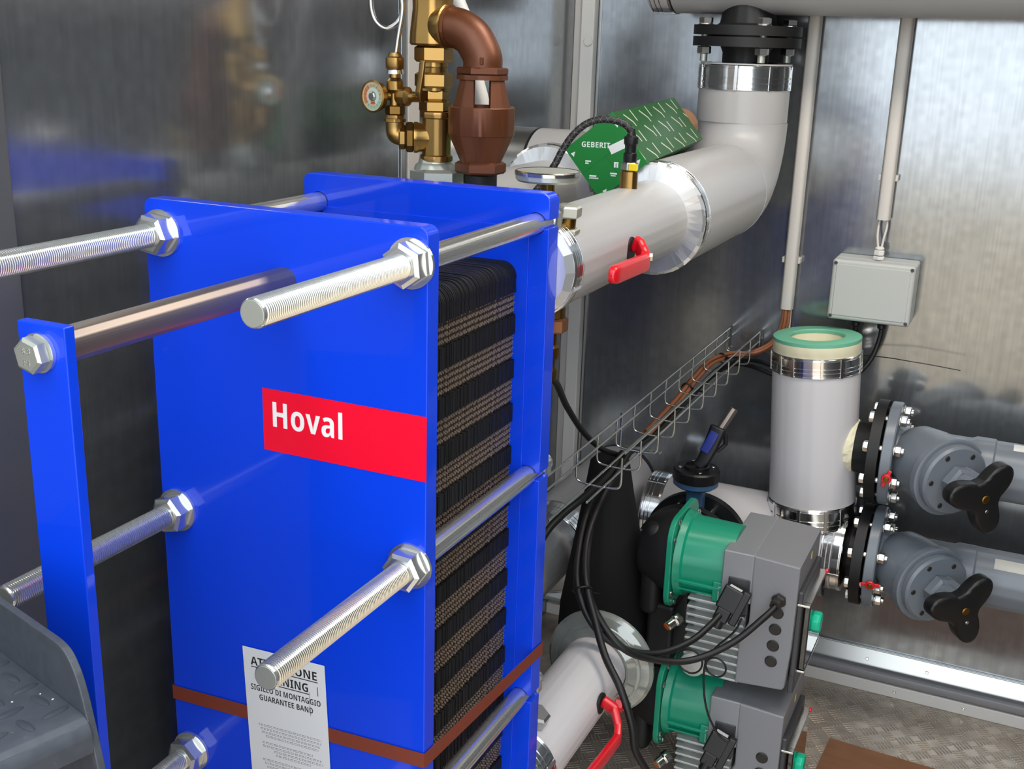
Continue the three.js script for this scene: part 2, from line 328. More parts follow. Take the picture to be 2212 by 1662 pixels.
  const cb = at(HX, 'column_bolt', hexGeo(0.03, 0.0135), M.zincDull, [-0.1965, 1.3365, 0.3775], [0, 0, 1]); cb.rotateY(0.25);
  loc(cb, 'washer', tubeWall(0.0188, 0.008, 0.004, 40), M.zinc, [0, -0.0038, 0]);
  const font = await new FontLoader().loadAsync('fonts/droid/droid_sans_bold.typeface.json');
  const stamp = (t, x, y) => { const g = new TextGeometry(t, { font, size: 0.0055, depth: 0.0005, curveSegments: 3, bevelEnabled: false }); g.computeBoundingBox(); g.translate(-g.boundingBox.max.x / 2 + x, -0.0027 + y, 0); return g; };
  mk(HX, 'grade_stamp', merge([stamp('8.8', 0, 0.005), stamp('F4', 0, -0.006)]).translate(-0.1965, 1.3365, 0.3908), M.zinc);
  // labels, seal strap
  const front = (w, h, t, nm, x, y, z, rot, lab) => {
    const g = new THREE.BoxGeometry(w, h, 0.0005), plain = S({ color: lab === 'red' ? 0xe8061f : 0xdededc, roughness: 0.45 }), face = S({ map: t, roughness: lab === 'red' ? 0.35 : 0.5 });
    g.rotateZ(rot); g.translate(x, y, z);
    return mk(HX, nm, g, [plain, plain, plain, plain, face, plain]);
  };
  front(0.2335, 0.0815, canvasTex(1400, 490, (c, w, h) => {
    c.fillStyle = '#f2082e'; c.fillRect(0, 0, w, h); c.fillStyle = '#f6f1ee'; c.font = 'bold 232px sans-serif'; c.textBaseline = 'alphabetic';
    const tw = c.measureText('Hoval').width; c.save(); c.translate(66, 292); c.scale(655 / tw, 1.18); c.fillText('Hoval', 0, 0); c.restore();
  }), 'name_label', -0.1168, 1.1573, 0.0003, 0, 'red').userData.label = 'red rectangular label with white lettering';
  front(0.132, 0.3, canvasTex(880, 2000, (c, w, h) => {
    c.fillStyle = '#dfe0e2'; c.fillRect(0, 0, w, h); c.fillStyle = '#1c1c1e'; c.strokeStyle = '#1c1c1e'; c.textAlign = 'center'; c.lineWidth = 9;
    const line = (t, y, size, wd, under, b = '') => { c.font = b + size + 'px sans-serif'; const m = c.measureText(t).width; c.save(); c.translate(w / 2, y); c.scale(wd / m, 1); c.fillText(t, 0, 0); c.restore(); if (under) { c.beginPath(); c.moveTo(w / 2 - wd / 2, y + 18); c.lineTo(w / 2 + wd / 2, y + 18); c.stroke(); } };
    line('ATTENZIONE', 168, 116, 720, 1, 'bold '); line('WARNING', 305, 116, 520, 1, 'bold '); line('SIGILLO DI MONTAGGIO', 420, 78, 760, 0, 'bold '); line('GUARANTEE BAND', 510, 78, 590, 0, 'bold ');
    c.fillRect(790, 230, 7, 90); c.fillRect(700, 300, 4, 240);
    c.fillStyle = '#6a6a6c'; let y = 760;
    for (const [k, a, b] of [[0, 120, 800], [1, 140, 800], [2, 150, 790], [3, 190, 760], [5, 150, 700], [6, 150, 790], [7, 270, 800], [8, 290, 670], [10, 140, 780], [11, 160, 800], [12, 180, 720], [14, 140, 790], [15, 150, 700]]) {
      let x = a; const yy = y + k * 36; let q = k * 7 + 3;
      while (x < b) { q = (q * 29 + 11) % 97; const l = 14 + q % 34; c.fillRect(x, yy, Math.min(l, b - x), 5); c.fillRect(x, yy + 15, Math.min(l, b - x), 4); c.fillRect(x, yy, 4, 18); x += l + 10; }
    }
  }), 'warning_label', -0.2082, 0.6785, 0.0022, 0.04, '').userData.label = 'white paper seal label with printed warning';
  const st = new THREE.BufferGeometry(), q = [], t = 0.021;
  const ring = [[-0.4072, 0.718, -0.38], [-0.4072, 0.718, 0.0012], [0.0012, 0.7345, 0.0012], [0.0012, 0.7045, -0.3795]];
  const strapPart = (a, b, nrm) => { // a flat strip with thickness from a to b
    const A = VA(a), B = VA(b), N = VA(nrm).multiplyScalar(0.0009), H = V(0, t / 2, 0), c = [];
    for (const p of [A, B]) for (const sg of [-1, 1]) for (const k of [0, 1]) c.push(p.clone().addScaledVector(H, sg).addScaledVector(N, k).toArray());
    for (const f of [[1, 5, 7, 1, 7, 3], [0, 2, 6, 0, 6, 4], [2, 3, 7, 2, 7, 6], [0, 4, 5, 0, 5, 1], [0, 1, 3, 0, 3, 2], [4, 6, 7, 4, 7, 5]]) for (const k of f) q.push(...c[k]);
  };
  strapPart(ring[1], ring[2], [0, 0, 1]); strapPart(ring[2], ring[3], [1, 0, 0]); strapPart(ring[0], ring[1], [-1, 0, 0]); strapPart([0.0012, 0.7045, -0.3795], [-0.4072, 0.718, -0.3795], [0, 0, -1]);
  st.setAttribute('position', new THREE.Float32BufferAttribute(q, 3)); st.setAttribute('uv', new THREE.Float32BufferAttribute(new Float32Array(q.length / 3 * 2), 2)); st.computeVertexNormals();
  mk(HX, 'seal_strap', st, S({ color: 0x7a3423, roughness: 0.5, side: THREE.DoubleSide }), 'reddish brown plastic strap');
}

// ---------------------------------------------------------------- pipes behind the exchanger
const AX = -0.05, AY = 1.305, LY = 0.44, RI = 0.073, RO = 0.104;
const Zdir = [0, 0, -1];
// a red lever: hub on the pipe side, bracket out, handle towards the room
function lever(parent, hub, out, along, sc = 1) {
  const O = VA(out).normalize(), L = VA(along).normalize(), h = VA(hub), W = new THREE.Vector3().crossVectors(O, L).normalize();
  const p = (o, l, w = 0) => h.clone().addScaledVector(O, o * sc).addScaledVector(L, l * sc).addScaledVector(W, w * sc).toArray();
  at(parent, 'valve_rosette', drum(0.021 * sc, 0.006, 0.001, 32), M.blackPaint, p(-0.006, 0), out);
  const grip = at(parent, 'valve_lever', new THREE.BufferGeometry(), M.redPlastic, [0, 0, 0]);
  return { p, O, L, W, grip };
}
function flatBar(pts, halfW, halfT, wide) {     // swept flat bar with rounded section
  const c = new THREE.CatmullRomCurve3(pts.map(VA), false, 'catmullrom', 0.15), N = 80, ring = 16, pos = [], idx = [], uv = [];
  const W = VA(wide).normalize();
  for (let i = 0; i <= N; i++) {
    const f = 0.5 - 0.5 * Math.cos(Math.PI * i / N), P = c.getPoint(f), T = c.getTangent(f), B = new THREE.Vector3().crossVectors(T, W).normalize(), W2 = new THREE.Vector3().crossVectors(B, T).normalize();
    const e = Math.min(1, Math.sqrt(Math.max(0, 1 - Math.pow(Math.max(0, Math.abs(f - 0.5) - 0.455) / 0.0451, 2))) + 0.0004);
    for (let k = 0; k < ring; k++) {
      const a = k / ring * 2 * Math.PI, sx = Math.sign(Math.cos(a)) * Math.pow(Math.abs(Math.cos(a)), 0.5), sy = Math.sign(Math.sin(a)) * Math.pow(Math.abs(Math.sin(a)), 0.5);
      const q = P.clone().addScaledVector(W2, sx * (typeof halfW === 'function' ? halfW(f) : halfW) * e).addScaledVector(B, sy * (typeof halfT === 'function' ? halfT(f) : halfT) * e); pos.push(q.x, q.y, q.z); uv.push(f, k / ring);
    }
  }
  for (let i = 0; i < N; i++) for (let k = 0; k < ring; k++) { const a = i * ring + k, b = i * ring + (k + 1) % ring, d = a + ring, e = b + ring; idx.push(a, b, d, b, e, d); }
  const g = new THREE.BufferGeometry(); g.setAttribute('position', new THREE.Float32BufferAttribute(pos, 3)); g.setAttribute('uv', new THREE.Float32BufferAttribute(uv, 2)); g.setIndex(idx); g.computeVertexNormals(); return g;
}
const insulated = (r, len) => lathe([[r - 0.02, 0], [r, 0], [r, len], [r - 0.02, len]], 72);
{
  const t = thing('insulated_pipe', 'pale grey insulated pipe with red lever, running back from the blue exchanger', 'pipe', [AX, AY, -0.66]);
  at(t, 'pipe_jacket', insulated(RI, 0.565), M.jacket, [AX, AY, -0.39], Zdir);
  band(t, [AX, AY, -0.3905], Zdir, RI + 0.0005, 0.03, [0.6, 1.9, 3, 4.4]);
  at(t, 'end_collar', lathe([[RI + 0.001, 0], [0.064, 0.0125], [0.05, 0.0128]], 16, 5), M.foil, [AX, AY, -0.391], [0, 0, 1]);
  at(t, 'valve_rosette', drum(0.02, 0.006, 0.001, 32), M.blackPaint, [AX + RI - 0.005, AY - 0.002, -0.635], [1, 0, 0]);
  const pts = [[0.026, 1.313, -0.64], [0.036, 1.309, -0.636], [0.052, 1.294, -0.618], [0.057, 1.29, -0.602], [0.057, 1.291, -0.57], [0.056, 1.294, -0.452]];
  const lv = mk(t, 'valve_lever', flatBar(pts, (f) => (f < 0.3 ? 0.013 : 0.014), (f) => (f < 0.4 ? 0.007 : 0.0085), [0, 1, 0]), M.redPlastic, 'red plastic lever');
  at(t, 'lever_nut', hexGeo(0.012, 0.009), M.steel, [0.058, 1.297, -0.612], [1, 0, -0.35]);
  const pl = at(t, 'plug_fitting', hexGeo(0.034, 0.017), M.zincDull, [-0.008, 1.378, -0.432], [0.08, 1, 0.05]);
  loc(pl, 'brass_thread', drum(0.0125, 0.02, 0.001, 24), M.brassDark, [0, -0.02, 0]); loc(pl, 'thread_collar', hexGeo(0.034, 0.008), M.zincDull, [0, -0.024, 0]);
  // drain under the band
  const dr = at(t, 'drain_nut', hexGeo(0.042, 0.022), M.brownBright, [-0.025, 1.205, -0.43], [0, 1, 0]);
  loc(dr, 'drain_collar', drum(0.019, 0.03, 0.003, 32), M.brassDark, [0, 0.02, 0]);
  loc(dr, 'drain_spout', lathe([[0.008, 0], [0.012, 0], [0.012, -0.02], [0.016, -0.024], [0.016, -0.04], [0.011, -0.045], [0.011, -0.055], [0.014, -0.06], [0.014, -0.075], [0.006, -0.078]], 24), M.brassDark, [-0.004, 0, 0]);
}
{
  const t = thing('insulated_elbow_pipe', 'large pale grey insulated pipe that bends upward to the black flanges by the back wall', 'pipe', [AX, AY, -1.25]);
  const zc = -0.955;
  at(t, 'pipe_jacket', insulated(RO, 1.452 - 0.955), M.jacket, [AX, AY, zc], Zdir);
  const bend = new (class extends THREE.Curve { getPoint(f, v = V(0, 0, 0)) { const a = f * Math.PI / 2; return v.set(AX, AY + 0.148 - 0.148 * Math.cos(a), -1.452 - 0.148 * Math.sin(a)); } })();
  mk(t, 'elbow_jacket', new THREE.TubeGeometry(bend, 40, RO - 0.0012, 72, false), M.jacket);
  at(t, 'jacket_seam', tubeWall(RO + 0.0012, RO - 0.01, 0.004, 72), M.jacket, [AX, AY, -1.45], Zdir);
  at(t, 'riser_jacket', insulated(RO, 0.13), M.jacket, [AX - 0.003, AY + 0.148, -1.6], [0, 1, 0]);
  band(t, [AX, AY, zc - 0.002], Zdir, RO + 0.0005, 0.03, [0.2, 1.5, 3.3, 4.9]);
  foilTabs(t, [AX, AY, zc + 0.003], [0, 0, 1], RI, RO + 0.001, 46);
  band(t, [AX - 0.004, 1.524, -1.6], [0, 1, 0], RO + 0.0005, 0.056, [-0.9, 0.05, 0.8, 1.6, 3, 4.5]);
  at(t, 'cap_cone', lathe([[RO - 0.001, 0], [0.056, 0.009], [0.05, 0.009]], 64), M.alu, [AX - 0.004, 1.578, -1.6], [0, 1, 0]);
}
{
  const x = AX - 0.006, t = thing('pipe_flange', 'bolted pair of black flanges between the grey riser and the overhead pipe', 'flange', [x, 1.64, -1.6]);
  at(t, 'lower_flange', tubeWall(0.122, 0.045, 0.021, 64), M.blackPaint, [x, 1.6185, -1.6], [0, 1, 0]);
  at(t, 'upper_flange', tubeWall(0.122, 0.045, 0.021, 64), M.blackPaint, [x, 1.6435, -1.6], [0, 1, 0]);
  at(t, 'flange_gasket', tubeWall(0.095, 0.045, 0.0045, 48), M.rubber, [x, 1.6392, -1.6], [0, 1, 0]);
  at(t, 'lower_neck', lathe([[0.053, 0], [0.053, 0.03], [0.06, 0.046]], 48), M.blackPaint, [x, 1.575, -1.6], [0, 1, 0]);
  at(t, 'upper_neck', lathe([[0.072, 0], [0.064, 0.006], [0.06, 0.03], [0.06, 0.1]], 48), M.blackPaint, [x, 1.664, -1.6], [0, 1, 0]);
  for (let k = 0; k < 4; k++) {
    const a = k / 4 * 2 * Math.PI + 0.98, b = at(t, 'flange_bolt', drum(0.0085, 0.095, 0.001, 20), M.zincDull, [x + 0.1 * Math.cos(a), 1.585, -1.6 + 0.1 * Math.sin(a)], [0, 1, 0]);
    loc(b, 'bolt_head', hexGeo(0.028, 0.014), M.steel, [0, 0.0825, 0]); loc(b, 'washer', drum(0.0165, 0.0025, 0.0005, 24), M.steel, [0, 0.0798, 0]);
    loc(b, 'nut', hexGeo(0.028, 0.017), M.steel, [0, 0.033, 0], [0, -1, 0]);
  }
}
{
  const t = thing('overhead_pipe', 'thick grey insulated pipe running across the top of the back wall', 'pipe', [0.6, 1.793, -1.6]);
  at(t, 'pipe_jacket', insulated(RO, 2.2), M.jacket, [-0.225, 1.793, -1.6], [1, 0, 0]);
  band(t, [-0.277, 1.793, -1.6], [1, 0, 0], RO + 0.0005, 0.054);
  at(t, 'end_cap', drum(RO - 0.004, 0.004, 0.002, 64), M.alu, [-0.277, 1.793, -1.6], [1, 0, 0]);
}
const XP = -0.35;
{
  const t = thing('insulated_pipe', 'pale grey insulated pipe behind the blue exchanger that carries the brass safety valve', 'pipe', [XP, AY, -0.8]);
  at(t, 'pipe_jacket', insulated(RI, 0.775), M.jacket, [XP, AY, -0.38], Zdir);
  band(t, [XP, AY, -0.379], Zdir, RI + 0.0005, 0.032);
  at(t, 'thick_jacket', insulated(RO, 0.6), M.jacket, [XP, AY, -1.155], Zdir);
  band(t, [XP, AY, -1.157], Zdir, RO + 0.0005, 0.03);
  foilTabs(t, [XP, AY, -1.152], [0, 0, 1], RI, RO + 0.001, 46);
  at(t, 'branch_sleeve', insulated(RO, 0.118), M.alu2, [XL, 1.33, -1.27], [1, 0, 0], 'bright metal sleeve'); at(t, 'sleeve_joint', tubeWall(RO + 0.0004, RO - 0.01, 0.006, 72), M.blackPaint, [XL + 0.118, 1.33, -1.27], [1, 0, 0]); at(t, 'branch_sleeve', insulated(RO, 0.09), M.jacket, [XL + 0.124, 1.33, -1.27], [1, 0, 0]);
}
{
  const t = thing('insulated_pipe', 'short stretch of pale insulated pipe low between the blue plate and the black sleeve', 'pipe', [XP, LY, -0.8]);
  at(t, 'pipe_jacket', insulated(RI, 0.845), M.jacket, [XP, LY, -0.38], Zdir);
  band(t, [XP, LY, -0.379], Zdir, RI + 0.0005, 0.032);
  at(t, 'thick_jacket', insulated(RO, 0.52), M.jacketWhite, [XP, LY, -1.23], Zdir);
  band(t, [XP, LY, -1.225], Zdir, RO + 0.0005, 0.075);
  at(t, 'cap_cone', lathe([[RI - 0.002, 0.002], [RO, 0], [RO, -0.006]], 64), M.alu, [XP, LY, -1.226], [0, 0, 1]);
}
{
  const t = thing('insulated_pipe', 'white insulated pipe with round clear end plate and red lever, low beside the exchanger', 'pipe', [AX, LY, -0.6]);
  at(t, 'pipe_jacket', insulated(0.065, 0.43), M.jacketWhite, [AX - 0.004, LY, -0.38], Zdir);
  band(t, [AX - 0.004, LY, -0.379], Zdir, 0.0655, 0.06, [0.2, 1.2, 2.3, 3.5, 5]);
  at(t, 'end_plate', lathe([[0.063, 0.02], [0.068, 0.021], [0.082, 0.0125], [0.094, 0.0055], [0.104, 0.001], [0.110, -0.006], [0.110, -0.012], [0.104, -0.016], [RI - 0.004, -0.016]], 80, 20), M.clearPlastic, [AX, LY, -0.806], [0, 0, 1], 'round glossy clear plastic plate');
  at(t, 'inner_ring', lathe([[0.083, 0.012], [0.086, 0.0125], [0.09, 0.008]], 72, 60), M.clearPlastic, [AX, LY, -0.806], [0, 0, 1]);
  at(t, 'valve_rosette', drum(0.02, 0.006, 0.001, 32), M.blackPaint, [AX + 0.057, LY + 0.012, -0.655], [1, 0, 0]);
  const pts = [[0.014, 0.462, -0.65], [0.038, 0.452, -0.648], [0.053, 0.43, -0.632], [0.06, 0.418, -0.612], [0.06, 0.42, -0.57], [0.06, 0.436, -0.42]];
  mk(t, 'valve_lever', flatBar(pts, 0.012, 0.007, [0, 1, 0.2]), M.redPlastic, 'red plastic lever');
  at(t, 'lever_hub', hexGeo(0.024, 0.016), M.redPlastic, [0.034, 0.452, -0.666], [1, 0, -0.15]);
  at(t, 'lever_nut', drum(0.008, 0.012, 0.002, 16), M.steel, [0.05, 0.452, -0.67], [1, 0, -0.15]);
  const pl = at(t, 'plug_fitting', hexGeo(0.046, 0.022), M.galvTrim, [-0.048, 0.505, -0.47], [0.35, 1, 0]);
  loc(pl, 'brass_thread', drum(0.022, 0.02, 0.001, 24), M.brassDark, [0, -0.02, 0]);
}
// dial lying flat on a short stem
{
  const t = thing('dial_thermometer', 'round silver dial gauge lying flat on a short brass stem behind the blue plate', 'gauge', [AX, 1.378, -0.45]);
  at(t, 'dial_case', lathe([[0, 0], [0.044, 0], [0.047, 0.003], [0.0475, 0.012], [0.046, 0.015], [0, 0.019]], 64, 25), M.zincDull, [AX, 1.424, -0.45], [0, 1, 0]);
  at(t, 'bezel', lathe([[0.0468, 0.0115], [0.0485, 0.0095], [0.0485, 0.0142], [0.0457, 0.0158]], 64), M.steel, [AX, 1.424, -0.45], [0, 1, 0]);
  at(t, 'stem', lathe([[0.014, 0], [0.014, 0.012], [0.018, 0.014], [0.018, 0.026], [0.011, 0.03], [0.011, 0.047]], 24), M.brassDark, [AX, 1.378, -0.45], [0, 1, 0]);
}
// temperature sensor and its braided hose
{
  const t = thing('temperature_sensor', 'brass pipe sensor with black plug, yellow tag and arching braided hose', 'sensor', [AX, 1.375, -0.814]);
  const p = [AX, 1.372, -0.814];
  at(t, 'brass_socket', lathe([[0.0155, 0], [0.0155, 0.034], [0.012, 0.036], [0, 0.036]], 36), M.brass, p, [0, 1, 0]);
  at(t, 'hex_nut', hexGeo(0.027, 0.014), M.galvTrim, [AX, 1.408, -0.814], [0, 1, 0]);
  mk(t, 'yellow_tag', box(AX + 0.004, AX + 0.02, 1.409, 1.421, -0.8, -0.797, 0.001), M.yellow);
  at(t, 'cable_plug', lathe([[0.011, 0], [0.012, 0.004], [0.012, 0.016], [0.0095, 0.018], [0.0105, 0.03], [0.0125, 0.033], [0.0125, 0.044], [0.008, 0.047], [0.006, 0.058], [0, 0.058]], 28), M.blackPlastic, [AX, 1.421, -0.814], [0, 1, 0]);
  const hose = [[-0.05, 1.465, -0.814], [-0.053, 1.478, -0.812], [-0.066, 1.488, -0.81], [-0.096, 1.493, -0.8], [-0.122, 1.486, -0.79], [-0.143, 1.467, -0.78], [-0.16, 1.438, -0.77], [-0.17, 1.412, -0.76], [-0.2, 1.36, -0.74]];
  const h = mk(t, 'braided_hose', cable(hose, 0.0062, 80, 14), M.rubber, 'black hose with a fine pale braid');
  const c = curve(hose), braid = [];
  for (let s = 0; s < 4; s++) {
    const pts = []; for (let i = 0; i <= 150; i++) { const f = i / 150, P = c.getPointAt(f), T = c.getTangentAt(f), N = V(0, 0, 1).cross(T).normalize(), B = T.clone().cross(N), a = (s % 2 ? 1 : -1) * f * 62 + (s > 1 ? Math.PI : 0); pts.push(P.addScaledVector(N, Math.cos(a) * 0.0063).addScaledVector(B, Math.sin(a) * 0.0063)); }
    braid.push(new THREE.TubeGeometry(new THREE.CatmullRomCurve3(pts), 300, 0.00028, 4));
  }
  mk(h, 'braid', merge(braid), M.tubeGrey);
}

// ---------------------------------------------------------------- brass safety valve with discharge funnel
{
  const x = -0.345, z = -0.646, Yp = (p) => 1.415 + (350 - p) * 0.000762;
  const t = thing('safety_valve', 'brass safety valve stack with a brown discharge elbow and open funnel', 'valve', [x, 1.378, z]);
  const up = [0, 1, 0], A = (n, g, m, py, o = 0, dz = 0, l) => at(t, n, g, m, [x + o, Yp(py), z + dz], up, l);
  A('base_nut', hexGeo(0.082, 0.026), M.zincDull, 397, 0.006);
  A('base_reducer', lathe([[0.036, 0], [0.033, 0.008], [0.028, 0.012], [0.026, 0.022], [0, 0.022]], 40), M.zincDull, 366);
  const tee = A('tee_body', lathe([[0.02, 0], [0.0275, 0.001], [0.0285, 0.006], [0.0275, 0.010], [0.0245, 0.012], [0.0245, 0.072], [0.0275, 0.074], [0.0285, 0.079], [0.0275, 0.083], [0.02, 0.084]], 44), M.brass, 348, 0.003);
  const bd = [-0.86, 0.0, 0.5];
  at(t, 'tee_branch', lathe([[0.022, 0.008], [0.024, 0.026], [0.026, 0.03], [0.026, 0.036], [0.014, 0.036]], 36), M.brass, [x, Yp(296), z], bd);
  at(t, 'branch_nut', hexGeo(0.044, 0.014, 0.01), M.brassDark, [x - 0.031, Yp(296), z + 0.018], bd);
  at(t, 'branch_nut', hexGeo(0.036, 0.012, 0.01), M.brass, [x - 0.043, Yp(296), z + 0.025], bd);
  const ex = x - 0.06, ez = z + 0.032;
  mk(t, 'small_elbow', new THREE.TubeGeometry(curve([[x - 0.036, Yp(296), z + 0.021], [x - 0.05, Yp(295), z + 0.028], [ex + 0.002, Yp(290), ez], [ex, Yp(278), ez], [ex, Yp(262), ez]]), 30, 0.0155, 28), M.brass);
  at(t, 'elbow_collar', lathe([[0.015, 0], [0.0185, 0.001], [0.0185, 0.006], [0.016, 0.007], [0.016, 0.012], [0.01, 0.012]], 32), M.brass, [ex, Yp(264), ez], up);
  at(t, 'elbow_nut', hexGeo(0.029, 0.016), M.brassDark, [ex, Yp(248), ez], up);
  at(t, 'cock_body', lathe([[0.009, 0], [0.009, 0.02], [0.014, 0.026], [0.014, 0.04], [0.009, 0.046], [0.009, 0.058], [0.0145, 0.06], [0.0155, 0.063], [0.0155, 0.078], [0.012, 0.08], [0.01, 0.086]], 32), M.brass, [ex, Yp(228), ez], up);
  at(t, 'cock_outlet', lathe([[0.012, 0], [0.016, 0.012], [0.016, 0.02], [0.009, 0.026], [0.008, 0.05], [0, 0.05]], 28), M.brass, [ex + 0.006, Yp(207), ez], [1, 0, 0.06]);
  mk(t, 'cock_lever', flatBar([[ex + 0.04, Yp(208), ez + 0.006], [ex + 0.052, Yp(206), ez + 0.012], [ex + 0.053, Yp(195), ez + 0.014], [ex + 0.058, Yp(160), ez + 0.014], [ex + 0.06, Yp(128), ez + 0.012]], 0.0055, 0.0025, [1, 0, 0.2]), M.brass);
  // small pressure gauge
  const gp = [x - 0.088, Yp(209), z + 0.052], gd = [-0.22, 0.0, 0.975];
  const gauge = at(t, 'pressure_gauge', lathe([[0, -0.012], [0.018, -0.012], [0.025, -0.006], [0.0268, 0.001], [0.0268, 0.005], [0.024, 0.0065], [0.0235, 0.004], [0, 0.004]], 48), M.brass, gp, gd, 'brass rimmed gauge with a green and orange face');
  const face = new THREE.CircleGeometry(0.0236, 48); face.rotateX(-Math.PI / 2);
  loc(gauge, 'gauge_face', face, S({ roughness: 0.4, map: canvasTex(256, 256, (c) => {
    c.fillStyle = '#c9c2ae'; c.fillRect(0, 0, 256, 256); const arc = (r, w, a, b, k) => { c.strokeStyle = k; c.lineWidth = w; c.beginPath(); c.arc(128, 128, r, a, b); c.stroke(); };
    arc(96, 34, 0, 7, '#b9a27c'); arc(100, 40, 0.3, 2.6, '#9fb59a'); arc(98, 40, 2.7, 4.4, '#c07a4a'); arc(62, 26, -1.9, 1.2, '#b8cfc0'); arc(60, 26, 1.3, 2.2, '#c6552a');
    c.strokeStyle = '#5a4636'; c.lineWidth = 4; for (let k = 0; k < 16; k++) { const a = k / 16 * 6.283; c.beginPath(); c.moveTo(128 + 104 * Math.cos(a), 128 + 104 * Math.sin(a)); c.lineTo(128 + 84 * Math.cos(a), 128 + 84 * Math.sin(a)); c.stroke(); }
    arc(40, 8, 0, 7, '#777'); c.fillStyle = '#dadada'; c.beginPath(); c.arc(128, 128, 34, 0, 7); c.fill();
  }) }), [0, 0.0042, 0]);
  loc(gauge, 'gauge_hub', drum(0.007, 0.004, 0.001, 20), M.steel, [0, 0.0042, 0]);
  mk(t, 'gauge_stem', rod([ex, Yp(207), ez], [gp[0], gp[1], gp[2] - 0.008], 0.007, 16), M.brassDark);
  // stack above the tee
  A('union_nut', hexGeo(0.046, 0.02), M.brass, 240, -0.001);
  A('union_nut', hexGeo(0.042, 0.02), M.brass, 214, -0.001);
  A('union_body', lathe([[0.022, 0], [0.025, 0.002], [0.025, 0.008], [0.022, 0.01]], 36), M.brass, 196, -0.002);
  A('union_nut', hexGeo(0.056, 0.026), M.brass, 188, -0.003);
  A('valve_neck', lathe([[0.024, 0], [0.0235, 0.008], [0.0245, 0.01], [0.0235, 0.016], [0.0245, 0.022]], 36), M.brass, 155, -0.004);
  A('valve_hex', hexGeo(0.056, 0.027), M.brass, 133, -0.004);
  A('valve_body', lathe([[0.02, 0], [0.036, 0.001], [0.0385, 0.004], [0.038, 0.02], [0.0335, 0.06], [0.034, 0.075], [0.0325, 0.0755], [0.0325, 0.14], [0.02, 0.16], [0, 0.16]], 48), M.brass, 99, -0.006);
  at(t, 'outlet_boss', lathe([[0.024, 0], [0.03, 0.016], [0.035, 0.026], [0.0365, 0.042], [0.034, 0.044], [0.02, 0.044]], 44), M.brass, [x - 0.016, Yp(58), z], [1, 0.0, 0.1]);
  // capillary tube with a loop
  mk(t, 'capillary_tube', cable([[ex, Yp(140), ez], [ex + 0.002, 1.59, ez], [ex + 0.008, 1.625, ez], [ex + 0.014, 1.655, ez], [ex + 0.014, 1.675, ez], [ex + 0.002, 1.71, ez + 0.003], [ex - 0.03, 1.712, ez + 0.006], [ex - 0.042, 1.68, ez + 0.006], [ex - 0.036, 1.645, ez + 0.003], [ex - 0.016, 1.632, ez], [ex + 0.005, 1.645, ez - 0.004], [ex + 0.012, 1.68, ez - 0.006], [ex + 0.012, 1.78, ez - 0.006]], 0.0042, 140, 12), M.steel, 'polished silver tube with a loop');
  at(t, 'tube_ferrule', lathe([[0.0145, 0], [0.0135, 0.006], [0.008, 0.012], [0.0045, 0.02]], 28), M.steel, [ex, Yp(160), ez], up);
  // brown discharge elbow, cage and funnel
  const fx = -0.258, bx = x + 0.024;
  const eb = mk(t, 'discharge_elbow', new THREE.TubeGeometry(curve([[bx, Yp(57), z], [bx + 0.006, Yp(57.5), z], [bx + 0.024, Yp(63), z], [bx + 0.044, Yp(79), z], [bx + 0.056, Yp(100), z], [fx + 0.001, Yp(122), z], [fx + 0.001, Yp(140), z]]), 48, 0.0325, 48), M.brown, 'brown painted elbow');
  at(t, 'elbow_rim', tubeWall(0.0345, 0.026, 0.007), M.brown, [bx - 0.001, Yp(57), z], [1, 0, 0]);
  mk(eb, 'casting_lug', box(fx + 0.012, fx + 0.017, Yp(133), Yp(118), z + 0.028, z + 0.034, 0.001), M.brown);
  const F = (n, g, py, m = M.brown) => at(t, n, g, m, [fx + 0.001, Yp(py), z], up);
  F('funnel_nut', hexGeo(0.074, 0.012, 0.02), 155); F('funnel_collar', tubeWall(0.0425, 0.02, 0.0075), 165);
  for (let k = 0; k < 4; k++) {
    const a0 = 0.46 + Math.PI / 4 + k * Math.PI / 2, g = new THREE.BoxGeometry(1, 0.05, 0.007, 8, 1, 1), p = g.attributes.position;
    for (let i = 0; i < p.count; i++) { const f = 0.5 - p.getY(i) / 0.05, w = 0.40 + 0.1 * f, a = a0 + p.getX(i) * 2 * w, r = 0.0345 + 0.0115 * f + p.getZ(i); p.setXYZ(i, r * Math.sin(a), p.getY(i) + 0.023, r * Math.cos(a)); }
    const c = crease(g, 40); F('funnel_leg', c, 222);
  }
  F('funnel_cup', lathe([[0.026, 0], [0.0345, 0.001], [0.0345, 0.002], [0.0545, 0.046], [0.0555, 0.0465], [0.0555, 0.091], [0.054, 0.0925], [0.048, 0.0925], [0.047, 0.06], [0.028, 0.01]], 72, 25), 343);
  F('funnel_hex', hexGeo(0.075, 0.02, 0.02), 366);
  const s = at(t, 'drain_hose', tubeWall(0.026, 0.02, 1.13, 32), M.rubber, [fx + 0.001, 0.265, z], up);
  loc(s, 'hose_grip', tubeWall(0.0285, 0.022, 0.02, 12), M.blackPlastic, [0, 1.115, 0]);
}
{
  const t = thing('plastic_conduit', 'white plastic tube on the left wall behind the brown elbow', 'conduit', [-0.36, 1.3, -0.8]);
  mk(t, 'tube', cable([[-0.42, 1.76, -0.81], [-0.389, 1.69, -0.8], [-0.366, 1.64, -0.8], [-0.359, 1.59, -0.8], [-0.344, 1.545, -0.8], [-0.333, 1.51, -0.8], [-0.329, 1.46, -0.8], [-0.329, 1.385, -0.8]], 0.0135, 60, 20), M.whitePlastic);
}

